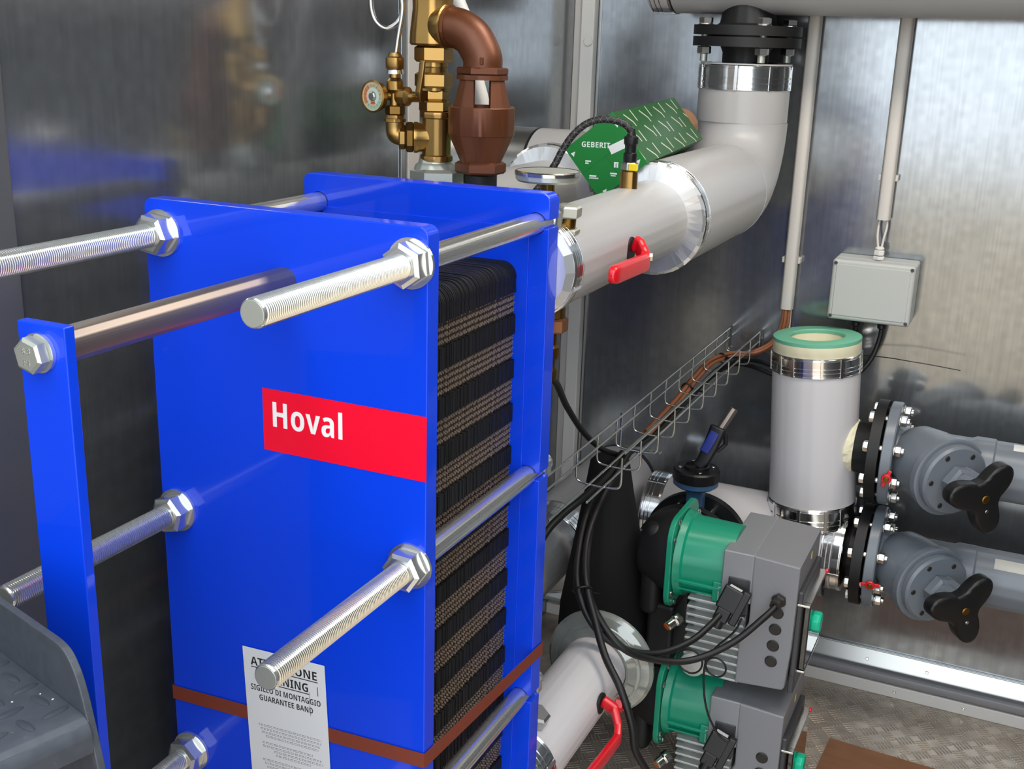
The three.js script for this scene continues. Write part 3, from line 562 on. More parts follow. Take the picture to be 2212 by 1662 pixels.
// ---------------------------------------------------------------- green printed carton between the two pipes
{
  const N = V(-0.137, 1.418, -0.93), Fz = V(-0.172, 1.428, -1.42), D = Fz.clone().sub(N), L = D.length(); D.normalize();
  const t = thing('carton', 'long green printed cardboard carton lying on top of the grey pipes', 'box', N.toArray());
  const q = new THREE.Quaternion().setFromUnitVectors(V(0, 0, -1), D), s = 0.112, Rz = new THREE.Quaternion().setFromAxisAngle(V(0, 0, 1), Math.PI / 4 - 0.1);
  const side = (w, h, map) => S({ map, roughness: 0.42 });
  const dash = canvasTex(768, 256, (c, w, h) => {
    c.fillStyle = '#1f5a28'; c.fillRect(0, 0, w, h); c.strokeStyle = '#c9c9ba'; c.lineWidth = 9; c.lineJoin = 'round'; c.lineCap = 'butt';
    for (let i = 0; i < 9; i++) for (let j = 0; j < 3; j++) { const x = i * 88 + (j % 2) * 40, y = j * 88 + (i % 2) * 14; c.beginPath(); c.moveTo(x, y + 6); if ((i + j) % 2) { c.lineTo(x + 46, y + 50); c.lineTo(x + 50, y + 72); } else { c.lineTo(x + 8, y + 64); } c.stroke(); }
  });
  const fr = canvasTex(512, 512, (c, w, h) => {
    c.fillStyle = '#128032'; c.fillRect(0, 0, w, h); c.strokeStyle = '#0d6426'; c.lineWidth = 4; c.beginPath(); c.moveTo(0, 256); c.lineTo(512, 256); c.moveTo(256, 256); c.lineTo(256, 512); c.stroke();
    c.save(); c.translate(256, 256); c.rotate(0.68); c.translate(-256, -256); c.fillStyle = '#eef1ec'; c.font = 'bold 62px sans-serif'; c.fillText('GEBERIT', 40, 190);
    for (const [x, y, w2, h2] of [[330, 300, 16, 46], [352, 300, 16, 46], [330, 300, 40, 12], [120, 420, 62, 14], [120, 440, 80, 10], [300, 390, 60, 14], [306, 410, 44, 10], [80, 300, 50, 12], [80, 318, 30, 12]]) c.fillRect(x, y, w2, h2); c.restore();
    c.fillStyle = '#eef1ec'; for (const [x, y] of [[20, 60], [470, 90], [60, 470], [440, 440]]) { c.beginPath(); c.moveTo(x, y); c.lineTo(x + 42, y + 10); c.lineTo(x + 6, y + 40); c.fill(); }
    c.save(); c.translate(360, 250); c.rotate(0.2); c.fillStyle = '#f4f4f2'; c.fillRect(-50, -36, 150, 72); c.restore();
  });
  const bodyG = new THREE.BoxGeometry(s, s, L); bodyG.translate(0, 0, -L / 2); bodyG.applyQuaternion(Rz); bodyG.applyQuaternion(q);
  const dm = S({ map: dash, roughness: 0.4 }), body = mesh(t, 'carton_body', bodyG, [dm, dm, dm, dm, M.greenLight, M.kraft]);
  const flapG = new THREE.BoxGeometry(s * 1.02, s * 1.02, 0.003); flapG.translate(0, 0, 0.002); flapG.applyQuaternion(Rz); flapG.applyQuaternion(q);
  mesh(t, 'end_flap', flapG, [M.greenLight, M.greenLight, M.greenLight, M.greenLight, S({ map: fr, roughness: 0.45 }), M.greenLight], 'bright green end with white print');
  const tail = lathe([[0.036, 0], [0.042, 0], [0.042, 0.06], [0.036, 0.06], [0.036, 0]], 40); tail.rotateX(-Math.PI / 2); tail.translate(0.012, 0.01, -L); tail.applyQuaternion(q);
  mesh(t, 'cardboard_core', tail, M.kraft, 'brown cardboard tube end');
}

// ---------------------------------------------------------------- back wall fittings
function conduitThing(x, y0, clips, label) {
  const t = thing('plastic_conduit', label, 'conduit', [x, y0, -1.738], 'conduits on the back wall');
  at(t, 'tube', tubeWall(0.0165, 0.0145, 2.44 - y0, 32), M.conduit, [x, y0, -1.738], [0, 1, 0]);
  for (const y of clips) {
    mk(t, 'pipe_clip', merge([box(x - 0.022, x + 0.022, y - 0.007, y + 0.007, -1.7595, -1.752, 0.002), box(x - 0.0225, x - 0.0165, y - 0.007, y + 0.007, -1.755, -1.735, 0.0015), box(x + 0.0165, x + 0.0225, y - 0.007, y + 0.007, -1.755, -1.735, 0.0015)]), M.conduit);
  }
}
conduitThing(0.068, 0.992, [1.115, 1.9], 'left grey conduit on the back wall, ending above the brown cables');
conduitThing(0.274, 1.235, [1.333, 1.9], 'right grey conduit on the back wall, ending above the junction box');
{
  const t = thing('junction_box', 'light grey plastic junction box screwed to the back wall', 'junction box', [0.274, 1.07, -1.71]);
  mk(t, 'box_base', new RoundedBoxGeometry(0.19, 0.146, 0.06, 3, 0.007).translate(0.275, 1.07, -1.729), M.boxGrey);
  mk(t, 'box_lid', new RoundedBoxGeometry(0.19, 0.146, 0.034, 3, 0.008).translate(0.275, 1.07, -1.6795), M.boxGrey);
  mk(t, 'lid_panel', new RoundedBoxGeometry(0.17, 0.124, 0.004, 2, 0.0018).translate(0.275, 1.07, -1.6625), M.boxGrey);
  for (const [a, b] of [[-1, 1], [1, 1], [-1, -1], [1, -1]]) at(t, 'lid_screw', drum(0.0042, 0.0025, 0.0008, 16), M.moduleDark, [0.275 + a * 0.087, 1.07 + b * 0.064, -1.6625], [0, 0, 1]);
  const g = at(t, 'cable_gland', merge([hexGeo(0.024, 0.009), hexGeo(0.022, 0.012).translate(0, 0.011, 0), drum(0.0105, 0.008, 0.003, 24).translate(0, 0.023, 0)]), M.whitePlastic, [0.278, 1.143, -1.71], [0, 1, 0]);
  for (const x of [0.244, 0.304]) at(t, 'cable_gland', merge([hexGeo(0.022, 0.012), drum(0.01, 0.022, 0.003, 20)]), M.blackPlastic, [x, 0.998, -1.71], [0, -1, 0]);
}
const wireThing = (name, label, pts, r, mat, n = 70, group) => {
  const t = new THREE.Mesh(cable(pts.map((p) => [p[0] - pts[0][0], p[1] - pts[0][1], p[2] - pts[0][2]]), r, n, 12), mat);
  t.name = numbered(name); t.position.set(...pts[0]); t.userData = { label, category: 'cable' }; if (group) t.userData.group = group; t.castShadow = t.receiveShadow = true; scene.add(t); origin.set(t, VA(pts[0])); return t;
};
wireThing('grey_wire', 'left of two thin grey wires from conduit to junction box', [[0.271, 1.27, -1.738], [0.266, 1.22, -1.734], [0.268, 1.195, -1.722], [0.275, 1.165, -1.71]], 0.0028, M.conduit, 20);
wireThing('grey_wire', 'right of two thin grey wires from conduit to junction box', [[0.278, 1.27, -1.738], [0.285, 1.22, -1.734], [0.283, 1.195, -1.722], [0.281, 1.165, -1.71]], 0.0028, M.conduit, 20);
wireThing('black_cable', 'black cable leaving the right underside gland of the junction box', [[0.304, 0.985, -1.71], [0.304, 0.96, -1.71], [0.292, 0.905, -1.7], [0.268, 0.868, -1.69], [0.22, 0.835, -1.705], [0.12, 0.815, -1.715], [0.072, 0.82, -1.712], [0.013, 0.842, -1.69], [-0.025, 0.862, -1.62], [-0.05, 0.853, -1.54], [-0.078, 0.82, -1.4], [-0.1, 0.785, -1.27], [-0.117, 0.77, -1.15], [-0.128, 0.768, -1.05]], 0.0058, M.rubber, 120);
wireThing('black_cable', 'black cable leaving the left underside gland of the junction box', [[0.244, 0.985, -1.71], [0.244, 0.95, -1.71], [0.225, 0.88, -1.71], [0.17, 0.842, -1.72], [0.085, 0.838, -1.722], [0.02, 0.857, -1.7], [-0.02, 0.871, -1.63], [-0.045, 0.865, -1.55], [-0.07, 0.826, -1.4], [-0.092, 0.79, -1.27], [-0.108, 0.778, -1.15], [-0.12, 0.775, -1.05]], 0.0058, M.rubber, 110);
wireThing('wire_end', 'thin dark wire sticking out to the right of the white standing pipe', [[0.272, 0.908, -1.7], [0.33, 0.913, -1.69], [0.376, 0.914, -1.68], [0.43, 0.912, -1.68], [0.496, 0.908, -1.68]], 0.0012, M.blackPlastic, 30);
for (let k = 0; k < 3; k++) {
  const o = (k - 1) * 0.0068, q = k === 1 ? 0.007 : 0;
  wireThing('brown_cable', ['left of three brown cables dropping from the left conduit into the tray', 'middle of three brown cables dropping from the left conduit into the tray', 'right of three brown cables dropping from the left conduit into the tray'][k],
    [[0.068 + o * 0.8, 1.02, -1.738 + q], [0.069 + o, 0.99, -1.735 + q], [0.068 + o, 0.95, -1.733 + q], [0.05 + o, 0.906, -1.73 + q], [0.01 + o * 0.6, 0.877 - o * 0.3, -1.715 + q], [-0.045 + o, 0.867 + q, -1.68], [-0.077 + o, 0.864 + q, -1.6], [-0.084 + o, 0.852 + q, -1.5], [-0.085 + o, 0.842 + q, -1.42], [-0.092 + o, 0.825 + q, -1.38], [-0.104 + o, 0.803 + q, -1.3], [-0.11 + o, 0.79 + q, -1.2]], 0.0046, M.copperCable, 110);
}
wireThing('white_cable', 'thin white cable hanging straight down from the left conduit', [[0.078, 1.0, -1.736], [0.079, 0.95, -1.738], [0.08, 0.88, -1.74], [0.08, 0.8, -1.742]], 0.0035, M.whitePlastic, 20);

// ---------------------------------------------------------------- wire mesh cable tray
{
  const xl = -0.073, xr = 0.005, y1 = 0.921, y2 = 0.896, y0 = 0.866, z0 = -1.742, z1 = -0.72;
  const t = thing('cable_tray', 'galvanised wire mesh cable tray running towards the back wall', 'cable tray', [xl, y0, -1.2]);
  const long = (x, y, a = z1) => mk(t, 'long_wire', rod([x, y, a], [x, y, z0 - 0.006], 0.0021, 10), M.wire);
  long(xl, y1, -0.5); long(xl, y2, -0.5); long(xr, y1); long(xr, y2); long(xl + 0.027, y0, -0.5); long(xl + 0.054, y0, -0.6);
  for (let i = 0; i < 11; i++) {
    const z = z0 + i * 0.1045 + (i ? 0 : 0.003);
    mk(t, 'cross_wire', cable([[xl - 0.003, y1, z], [xl - 0.003, y0 + 0.004, z], [xl + 0.001, y0 - 0.003, z], [xr - 0.001, y0 - 0.003, z], [xr + 0.003, y0 + 0.004, z], [xr + 0.003, y1, z]], 0.002, 40, 8), M.wire);
  }
  mk(t, 'cross_wire', cable([[xl - 0.003, y1, z0 - 0.012], [xl - 0.003, y0 + 0.004, z0 - 0.012], [xl + 0.001, y0 - 0.003, z0 - 0.012]], 0.002, 20, 8), M.wire);
  const s = mk(t, 'tray_bracket', merge([box(xl - 0.004, xl - 0.001, 0.853, y1 + 0.004, -0.93, -0.925), box(xl - 0.004, xr + 0.004, 0.855, 0.858, -0.935, -0.92)]), M.wire);
}
const tie = (label, c, r, dir) => { const g = new THREE.TorusGeometry(r, 0.0022, 6, 28); g.rotateX(Math.PI / 2); const m = new THREE.Mesh(merge([g, new THREE.BoxGeometry(0.005, 0.005, 0.006).translate(r + 0.002, 0, 0), new THREE.BoxGeometry(0.034, 0.0014, 0.0045).translate(r + 0.018, 0.001, 0.002)]), M.blackPlastic); m.name = numbered('cable_tie'); m.position.set(...c); m.quaternion.copy(quat(dir)); m.userData = { label, category: 'cable tie' }; m.castShadow = true; scene.add(m); };
tie('black cable tie round the brown cables halfway along the tray', [-0.085, 0.844, -1.42], 0.0115, [0.05, -0.15, 1]);
tie('black cable tie round the brown cables near the back wall', [-0.0605, 0.868, -1.64], 0.0115, [-0.3, -0.05, 1]);

// ---------------------------------------------------------------- header, standing pipe, valves
const LEAN = [-0.072, 1, 0];
{
  const t = thing('header_pipe', 'white insulated header pipe lying along the back wall below the standing pipe', 'pipe', [0.02, LY, -1.6]);
  at(t, 'pipe_jacket', insulated(RO, 0.44), M.jacketWhite, [-0.16, LY, -1.6], [1, 0, 0]);
  band(t, [-0.208, LY, -1.6], [1, 0, 0], RO + 0.0005, 0.05); at(t, 'end_cap', drum(RO - 0.003, 0.004, 0.002, 64), M.alu, [-0.207, LY, -1.6], [1, 0, 0]);
  band(t, [0.25, LY, -1.6], [1, 0, 0], RO - 0.002, 0.052); at(t, 'cap_cone', lathe([[RO - 0.004, 0], [0.07, 0.01], [0.06, 0.01]], 64), M.alu, [0.301, LY, -1.6], [1, 0, 0]);
  at(t, 'flange_neck', lathe([[0.068, 0], [0.066, 0.03], [0.075, 0.04]], 48), M.blackPaint, [0.302, LY, -1.6], [1, 0, 0]);
}
{
  const b = [0.207, 0.5, -1.6], P = (h) => [0.207 - 0.072 * h, 0.5 + h, -1.6];
  const t = thing('standing_pipe', 'short white insulated standing pipe topped with an open teal ring', 'pipe', b);
  at(t, 'pipe_jacket', insulated(RO - 0.001, 0.36), M.jacketWhite, P(0.03), LEAN);
  band(t, P(0.005), LEAN, RO, 0.058, [-0.8, -0.1, 0.5, 0.9, 1.8, 3.3, 5]);
  band(t, P(0.385), LEAN, RO, 0.048, [-0.7, -0.35, 0.3, 0.75, 1.4, 3, 5]);
  at(t, 'insulation_ring', lathe([[0.062, 0], [0.1015, 0], [0.103, 0.003], [0.1025, 0.026], [0.1005, 0.028], [0.064, 0.028], [0.062, 0]], 64), M.cream, P(0.432), LEAN);
  at(t, 'teal_gasket', lathe([[0.063, 0], [0.1025, 0], [0.103, 0.002], [0.1025, 0.008], [0.099, 0.0095], [0.065, 0.0095], [0.063, 0.007], [0.063, 0]], 64), M.tealTop, P(0.459), LEAN);
  at(t, 'pipe_bore', lathe([[0.064, 0.0], [0.064, 0.43], [0.05, 0.36], [0, 0.36]], 48), M.cream, P(0.03), LEAN);
  at(t, 'outlet_neck', lathe([[0.062, 0], [0.06, 0.085], [0.066, 0.095], [0.066, 0.112]], 48), M.blackPaint, [0.23, 0.708, -1.6], [1, 0, 0], 'black outlet neck');
  const foam = lathe([[0.06, -0.01], [0.066, 0.0], [0.068, 0.012], [0.064, 0.02], [0.058, 0.02]], 40, 60), p = foam.attributes.position;
  for (let i = 0; i < p.count; i++) { const k = 1 + 0.07 * (hash2(Math.round(p.getX(i) * 4e3), Math.round(p.getZ(i) * 4e3), Math.round(p.getY(i) * 4e3)) - 0.5); p.setXYZ(i, p.getX(i) * k, p.getY(i), p.getZ(i) * k); }
  foam.computeVertexNormals(); at(t, 'foam_sealing', foam, M.cream, [0.273, 0.708, -1.6], [1, 0, 0]);
}
function makeValve(label) {                     // built round the upper place: axis along +X at y 0.705
  const y = 0.706, z = -1.6, x = 0.348, t = thing('plastic_valve', label, 'valve', [x, y, z], 'grey plastic valves');
  const X = [1, 0, 0], d = VA([0.65, -0.02, 0.76]).normalize(), c = VA([0.432, y, z]), Q = (s) => c.clone().addScaledVector(d, s).toArray(), D = d.toArray();
  at(t, 'black_flange', tubeWall(0.124, 0.05, 0.024, 64), M.blackPaint, [x - 0.016, y, z], X, 'black backing flange');
  at(t, 'grey_flange', lathe([[0.05, 0], [0.121, 0], [0.1235, 0.002], [0.1235, 0.022], [0.121, 0.025], [0.072, 0.025]], 64), M.pvc, [x + 0.014, y, z], X);
  for (let k = 0; k < 8; k++) {
    const a = (k + 0.5) / 8 * 2 * Math.PI, b = at(t, 'flange_bolt', drum(0.0075, 0.092, 0.001, 18), M.steel, [x - 0.03, y + 0.102 * Math.cos(a), z + 0.102 * Math.sin(a)], X);
    loc(b, 'bolt_head', hexGeo(0.023, 0.012), M.steel, [0, 0.013, 0], [0, -1, 0]); loc(b, 'washer', drum(0.0145, 0.003, 0.0006, 22), M.steel, [0, 0.0692, 0]); loc(b, 'nut', hexGeo(0.023, 0.014), M.steel, [0, 0.072, 0]);
  }
  at(t, 'pipe_socket', lathe([[0.07, 0], [0.066, 0.008], [0.066, 0.16], [0.071, 0.17], [0.071, 0.21], [0.068, 0.214]], 56), M.pvc, [x + 0.038, y, z], X);
  at(t, 'valve_body', lathe([[0.0, -0.07], [0.05, -0.055], [0.078, 0], [0.085, 0.05], [0.085, 0.108], [0.092, 0.11], [0.092, 0.126], [0.088, 0.128], [0, 0.128]], 60, 25), M.pvc, Q(0), D);
  const bn = at(t, 'bonnet', lathe([[0.08, 0], [0.082, 0.003], [0.082, 0.016], [0.077, 0.022], [0, 0.022]], 60, 25), M.pvc, Q(0.128), D);
  for (let k = 0; k < 6; k++) { const a = k * Math.PI / 3 + 0.35; loc(bn, 'bonnet_screw', drum(0.0065, 0.003, 0.0015, 18), M.grommet, [0.065 * Math.cos(a), 0.0205, 0.065 * Math.sin(a)]); }
  at(t, 'stem_boss', merge([hexGeo(0.074, 0.028), drum(0.03, 0.06, 0.002, 36), box(-0.011, 0.011, 0.0, 0.05, -0.04, 0.04, 0.004)]), M.pvc, Q(0.15), D);
  for (const k of [-1, 1]) mk(t, 'body_rib', box(x + 0.042, x + 0.075, y - 0.045, y - 0.04, z + 0.045 + k * 0.0 , z + 0.075, 0.001), M.pvc);
  // three-lobed hand wheel
  const s = new THREE.Shape(); const lobe = (a) => 0.034 + 0.05 * Math.pow(Math.max(0, 0.5 + 0.5 * Math.cos(3 * a)), 1.7);
  for (let i = 0; i < 96; i++) { const a = i / 96 * 2 * Math.PI, r = lobe(a); i ? s.lineTo(r * Math.cos(a), r * Math.sin(a)) : s.moveTo(r, 0); }
  const wg = new THREE.ExtrudeGeometry(s, { depth: 0.02, bevelEnabled: true, bevelSize: 0.006, bevelThickness: 0.007, bevelSegments: 3, curveSegments: 4 }); wg.rotateX(-Math.PI / 2);
  const w = at(t, 'hand_wheel', crease(wg, 40), M.blackPlastic, Q(0.224), D); w.rotateY(-0.5);
  loc(w, 'cap_screw', drum(0.0095, 0.004, 0.002, 22), M.brassDark, [0, 0.0265, 0]);
  loc(w, 'status_light', drum(0.0042, 0.0015, 0.0006, 14), M.steel, [0.031, 0.0268, 0.002]);
  const pg = [x + 0.034, y - 0.02, z + 0.125];
  const rp = at(t, 'red_plug', merge([drum(0.0115, 0.007, 0.002, 24), box(-0.022, 0.022, 0, 0.004, -0.0045, 0.0045, 0.0015)]), M.redPlastic, pg, [0, -0.1, 1]);
  loc(rp, 'plug_screw', drum(0.0065, 0.004, 0.001, 16), M.brassDark, [0, 0.006, 0]);
  return { t, rp };
}
const v1 = makeValve('upper grey plastic valve with a three-lobed black handwheel, bolted to the standing pipe'); v1.rp.rotateY(1.25);
{
  const c = v1.t.clone(); c.name = numbered('plastic_valve'); c.position.add(V(-0.004, -0.266, 0.006)); c.userData = { ...v1.t.userData, label: 'lower grey plastic valve with a three-lobed black handwheel, bolted to the header pipe' }; scene.add(c);
  c.children.find((k) => k.name === 'red_plug').rotateY(-1.15);
}
{
  const pipe = (y, label, txt) => {
    const t = thing('plastic_pipe', label, 'pipe', [0.58, y, -1.6], 'grey plastic pipes');
    at(t, 'tube', tubeWall(0.068, 0.062, 1.6, 56), M.pvc, [0.57, y, -1.6], [1, 0, 0]);
    const s = new THREE.CylinderGeometry(0.0686, 0.0686, 0.22, 12, 1, true, 0, 0.42); s.rotateZ(-Math.PI / 2); s.rotateX(txt ? -1.15 : -1.55); s.translate(0.745, y, -1.6);
    mk(t, 'label_strip', s, S({ color: txt ? 0xb2b2ac : 0xe2e2de, roughness: 0.4, metalness: txt ? 0 : 0.3, side: THREE.DoubleSide }));
  };
  pipe(0.706, 'grey plastic pipe leaving the upper valve to the right', false); pipe(0.44, 'grey plastic pipe leaving the lower valve to the right', true);
}
// grey tube along the foot of the back wall
{
  const t = thing('plastic_conduit', 'dark grey tube lying along the foot of the back wall', 'conduit', [0.9, 0.051, -1.727]);
  at(t, 'tube', tubeWall(0.0165, 0.014, 3.2, 28), M.tubeGrey, [-0.3, 0.051, -1.727], [1, 0, 0]);
}
// butterfly valve
{
  const x = -0.042, y = LY, z = -1.42, t = thing('butterfly_valve', 'butterfly valve with blue neck and black ratchet lever beside the white header', 'valve', [x, y, z]);
  const Z = [0, 0, 1];
  at(t, 'wafer_body', tubeWall(0.1, 0.06, 0.045, 56), M.bluePaint, [x, y, z - 0.022], Z);
  at(t, 'back_flange', tubeWall(0.13, 0.06, 0.022, 64), M.blackPaint, [x, y, z - 0.052], Z); at(t, 'front_flange', tubeWall(0.126, 0.06, 0.022, 64), M.blackPaint, [x, y, z + 0.03], Z);
  at(t, 'branch_pipe', tubeWall(0.062, 0.055, 0.1, 40), M.blackPaint, [x, y, -1.54], Z); at(t, 'branch_pipe', tubeWall(0.062, 0.055, 0.1, 40), M.blackPaint, [x, y, z + 0.05], Z);
  for (let k = 0; k < 8; k++) { const a = (k + 0.5) / 8 * 2 * Math.PI, b = at(t, 'flange_bolt', drum(0.008, 0.14, 0.001, 16), M.steel, [x + 0.11 * Math.cos(a), y + 0.11 * Math.sin(a), z - 0.07], Z); loc(b, 'nut', hexGeo(0.024, 0.016), M.steel, [0, 0.122, 0]); loc(b, 'bolt_head', hexGeo(0.024, 0.012), M.steel, [0, 0.018, 0], [0, -1, 0]); }
  at(t, 'neck', merge([box(-0.02, 0.02, 0.09, 0.165, -0.016, 0.016, 0.004), box(-0.03, 0.03, 0.08, 0.1, -0.018, 0.018, 0.004)]), M.bluePaint, [x, y, z]);
  at(t, 'neck_disc', lathe([[0.02, 0], [0.046, 0.004], [0.054, 0.01], [0.054, 0.022], [0.02, 0.022]], 48), M.bluePaint, [x - 0.003, y + 0.16, z], [0, 1, 0]);
  const hd = at(t, 'notch_disc', lathe([[0.02, 0], [0.055, 0], [0.0565, 0.002], [0.0565, 0.024], [0.053, 0.028], [0.03, 0.028], [0.03, 0.034], [0.026, 0.036], [0.024, 0.03], [0, 0.03]], 56), M.blackPlastic, [x - 0.003, y + 0.182, z], [0, 1, 0]);
  for (let k = 0; k < 4; k++) loc(hd, 'disc_screw', drum(0.005, 0.003, 0.001, 14), M.steel, [0.04 * Math.cos(k * 1.57 + 1.1), 0.028, 0.04 * Math.sin(k * 1.57 + 1.1)]);
  mk(t, 'lever_grip', flatBar([[x, 0.654, z], [-0.03, 0.672, z - 0.004], [-0.02, 0.7, z - 0.01], [-0.005, 0.755, z - 0.02]], (f) => 0.014 + 0.006 * f, 0.011, [1, -0.25, 0]), M.blackPlastic);
  mk(t, 'grip_inlay', flatBar([[-0.03, 0.694, z + 0.004], [-0.019, 0.72, z - 0.0015], [-0.01, 0.744, z - 0.008]], 0.0115, 0.003, [1, -0.25, 0]), M.blueInlay, 'blue inlay on the grip');
  mk(t, 'lever_tube', rod([-0.008, 0.735, z - 0.022], [0.022, 0.797, z - 0.045], 0.0105, 24), M.barSteel);
  mk(t, 'trigger', flatBar([[0.01, 0.735, z - 0.03], [0.012, 0.71, z - 0.03], [-0.005, 0.69, z - 0.025]], 0.005, 0.006, [1, 0, 0]), M.blackPlastic);
}

// ---------------------------------------------------------------- pumps
function makePump(label) {
  const zc = -1.09, yc = 0.583, t = thing('circulation_pump', label, 'pump', [0.1, 0.4, zc], 'green circulation pumps');
  const X = [1, 0, 0];
  // motor
  const sq = roundShape(-0.098, 0.098, -0.1, 0.1, 0.045), fl = extrude(sq, 0.012, 0.002); fl.rotateY(Math.PI / 2);
  const m = at(t, 'motor_housing', lathe([[0.05, 0], [0.094, 0.002], [0.09, 0.016], [0.084, 0.02], [0.0815, 0.1], [0.08, 0.118], [0.06, 0.118]], 64, 30), M.green, [0.028, yc, zc], X, 'green motor housing');
  at(t, 'motor_flange', fl, M.green, [0.016, yc, zc]);
  for (const [a, b] of [[0.088, 0.06], [-0.088, 0.06], [0.088, -0.06], [-0.088, -0.06], [0.06, 0.09], [0.06, -0.09]]) at(t, 'flange_screw', drum(0.0065, 0.006, 0.002, 16), M.steel, [0.028, yc + b, zc + a], X);
  mk(t, 'housing_rib', merge([box(0.03, 0.142, yc - 0.03, yc - 0.024, zc + 0.07, zc + 0.088, 0.001), box(0.03, 0.142, yc - 0.05, yc - 0.046, zc + 0.06, zc + 0.078, 0.001), box(0.115, 0.147, yc - 0.056, yc - 0.012, zc + 0.068, zc + 0.086, 0.003)]), M.green);
  mk(t, 'earth_symbol', merge([box(0.128, 0.144, yc - 0.022, yc - 0.02, zc + 0.085, zc + 0.0875), box(0.128, 0.144, yc - 0.05, yc - 0.048, zc + 0.085, zc + 0.0875), box(0.128, 0.13, yc - 0.05, yc - 0.02, zc + 0.085, zc + 0.0875), box(0.142, 0.144, yc - 0.05, yc - 0.02, zc + 0.085, zc + 0.0875)]), M.fin);
  mk(t, 'pump_casing', merge([place(lathe([[0, 0], [0.06, 0.003], [0.07, 0.012], [0.085, 0.05], [0.09, 0.08], [0.09, 0.09], [0, 0.09]], 48), [-0.06, yc, zc], X), box(-0.05, -0.005, yc - 0.14, yc + 0.07, zc - 0.07, zc + 0.06, 0.02)]), M.blackPaint, 'black pump casing');
  const plug = at(t, 'vent_plug', lathe([[0.013, 0], [0.014, 0.002], [0.014, 0.014], [0.011, 0.018], [0.011, 0.034], [0.009, 0.036]], 24), M.steel, [0.048, yc - 0.118, zc + 0.07], [-0.5, -0.35, 0.8]);
  loc(plug, 'plug_face', drum(0.0085, 0.002, 0.0008, 18), M.orange, [0, 0.036, 0]);
  // electronics module
  const side = new THREE.Shape([[0.195, 0.648], [0.288, 0.642], [0.2865, 0.46], [0.281, 0.372], [0.276, 0.366], [0.18, 0.358], [0.181, 0.46], [0.197, 0.5]].map((p) => new THREE.Vector2(...p)));
  mk(t, 'control_module', extrude(side, 0.22, 0.003, 4).translate(0, 0, -1.22), M.module, 'grey electronics module');
  mk(t, 'module_back', box(0.134, 0.1965, 0.54, 0.6485, -1.22, -0.9995, 0.003), M.moduleLight);
  mk(t, 'plug_socket', box(0.148, 0.193, 0.515, 0.594, -1.04, -1.0015 + 0.004, 0.003), M.moduleDark);
  mk(t, 'module_edge', box(0.132, 0.17, 0.505, 0.545, -1.2, -1.003, 0.004), M.moduleLight);
  [0.536, 0.499, 0.462, 0.426].forEach((y, i) => { const g = at(t, 'blind_grommet', drum(0.0125, 0.0045, 0.002, 28), M.grommet, [0.2525 - i * 0.001, y, -1.0005], [0, 0, 1]); });
  // display side
  mk(t, 'display_frame', box(0.286, 0.298, 0.395, 0.585, -1.205, -1.012, 0.004), M.moduleDark);
  mk(t, 'display_rear', box(0.284, 0.296, 0.352, 0.4, -1.19, -1.02, 0.003), M.moduleDark);
  mk(t, 'display_glass', box(0.298, 0.312, 0.405, 0.555, -1.195, -1.03, 0.004), M.screen);
  mk(t, 'display_trim', merge([box(0.2975, 0.313, 0.556, 0.5605, -1.197, -1.02, 0.001), box(0.2975, 0.313, 0.4, 0.4045, -1.197, -1.028, 0.001), box(0.288, 0.313, 0.556, 0.5605, -1.026, -1.0085, 0.001)]), M.steel);
  at(t, 'control_knob', lathe([[0.02, 0], [0.022, 0.003], [0.022, 0.014], [0.019, 0.018], [0, 0.018]], 36), M.greenKnob, [0.312, 0.5, -1.07], X, 'green control knob');
  at(t, 'red_button', drum(0.005, 0.006, 0.0015, 18), M.redPlastic, [0.312, 0.566, -1.18], X);
  mk(t, 'warning_mark', box(0.2875, 0.2885, 0.612, 0.626, -1.13, -1.12), M.yellow);
  // cooling fins below
  mk(t, 'heat_sink', box(0.076, 0.186, 0.35, 0.53, -1.19, -1.025, 0.004), M.fin);
  for (let k = 0; k < 10; k++) mk(t, 'cooling_fin', box(0.066, 0.186, 0.356 + k * 0.0182, 0.3615 + k * 0.0182, -1.2, -1.003, 0.0016), M.fin);
  at(t, 'cable_port', lathe([[0.022, 0], [0.026, 0.004], [0.026, 0.012], [0.018, 0.014], [0, 0.014]], 30), M.fin, [0.09, 0.378, -1.003], [0, 0, 1]);
  mk(t, 'pump_stand', box(-0.03, 0.03, yc - 0.26, yc - 0.11, zc - 0.06, zc + 0.05, 0.01), M.blackPaint);
  // black power plug
  const p = at(t, 'power_plug', merge([new RoundedBoxGeometry(0.042, 0.05, 0.026, 3, 0.004), new RoundedBoxGeometry(0.03, 0.03, 0.022, 3, 0.004).translate(0, -0.036, 0.002), drum(0.0115, 0.03, 0.002, 20).translate(0, -0.066, 0.002)]), M.blackPlastic, [0.162, 0.557, -0.974], [0.32, 0.92, -0.25], 'black power plug');
  loc(p, 'plug_label', new THREE.BoxGeometry(0.026, 0.0008, 0.014), M.labelWhite, [0, 0.0254, 0]);
  loc(p, 'plug_latch', box(0.017, 0.033, -0.045, 0.03, -0.008, 0.012, 0.003), M.blackPlastic, [0, 0, 0]);
  return t;
}
const pump1 = makePump('upper of two pumps with green motor housing and grey module, black cables plugged in');
at(pump1, 'cable_gland', merge([hexGeo(0.026, 0.012), drum(0.0115, 0.026, 0.002, 22), tubeWall(0.0105, 0.006, 0.03, 22)]), M.grommet, [0.254, 0.566, -1.0], [-0.12, -0.1, 1]);
{
  const c = pump1.clone(); c.name = numbered('circulation_pump'); c.position.y -= 0.336; c.userData = { ...pump1.userData, label: 'lower of two pumps with a green motor housing, cut off by the bottom edge' };
  for (const k of c.children.filter((k) => k.name === 'cable_gland' || k.name === 'pump_stand')) c.remove(k);
  scene.add(c);
}
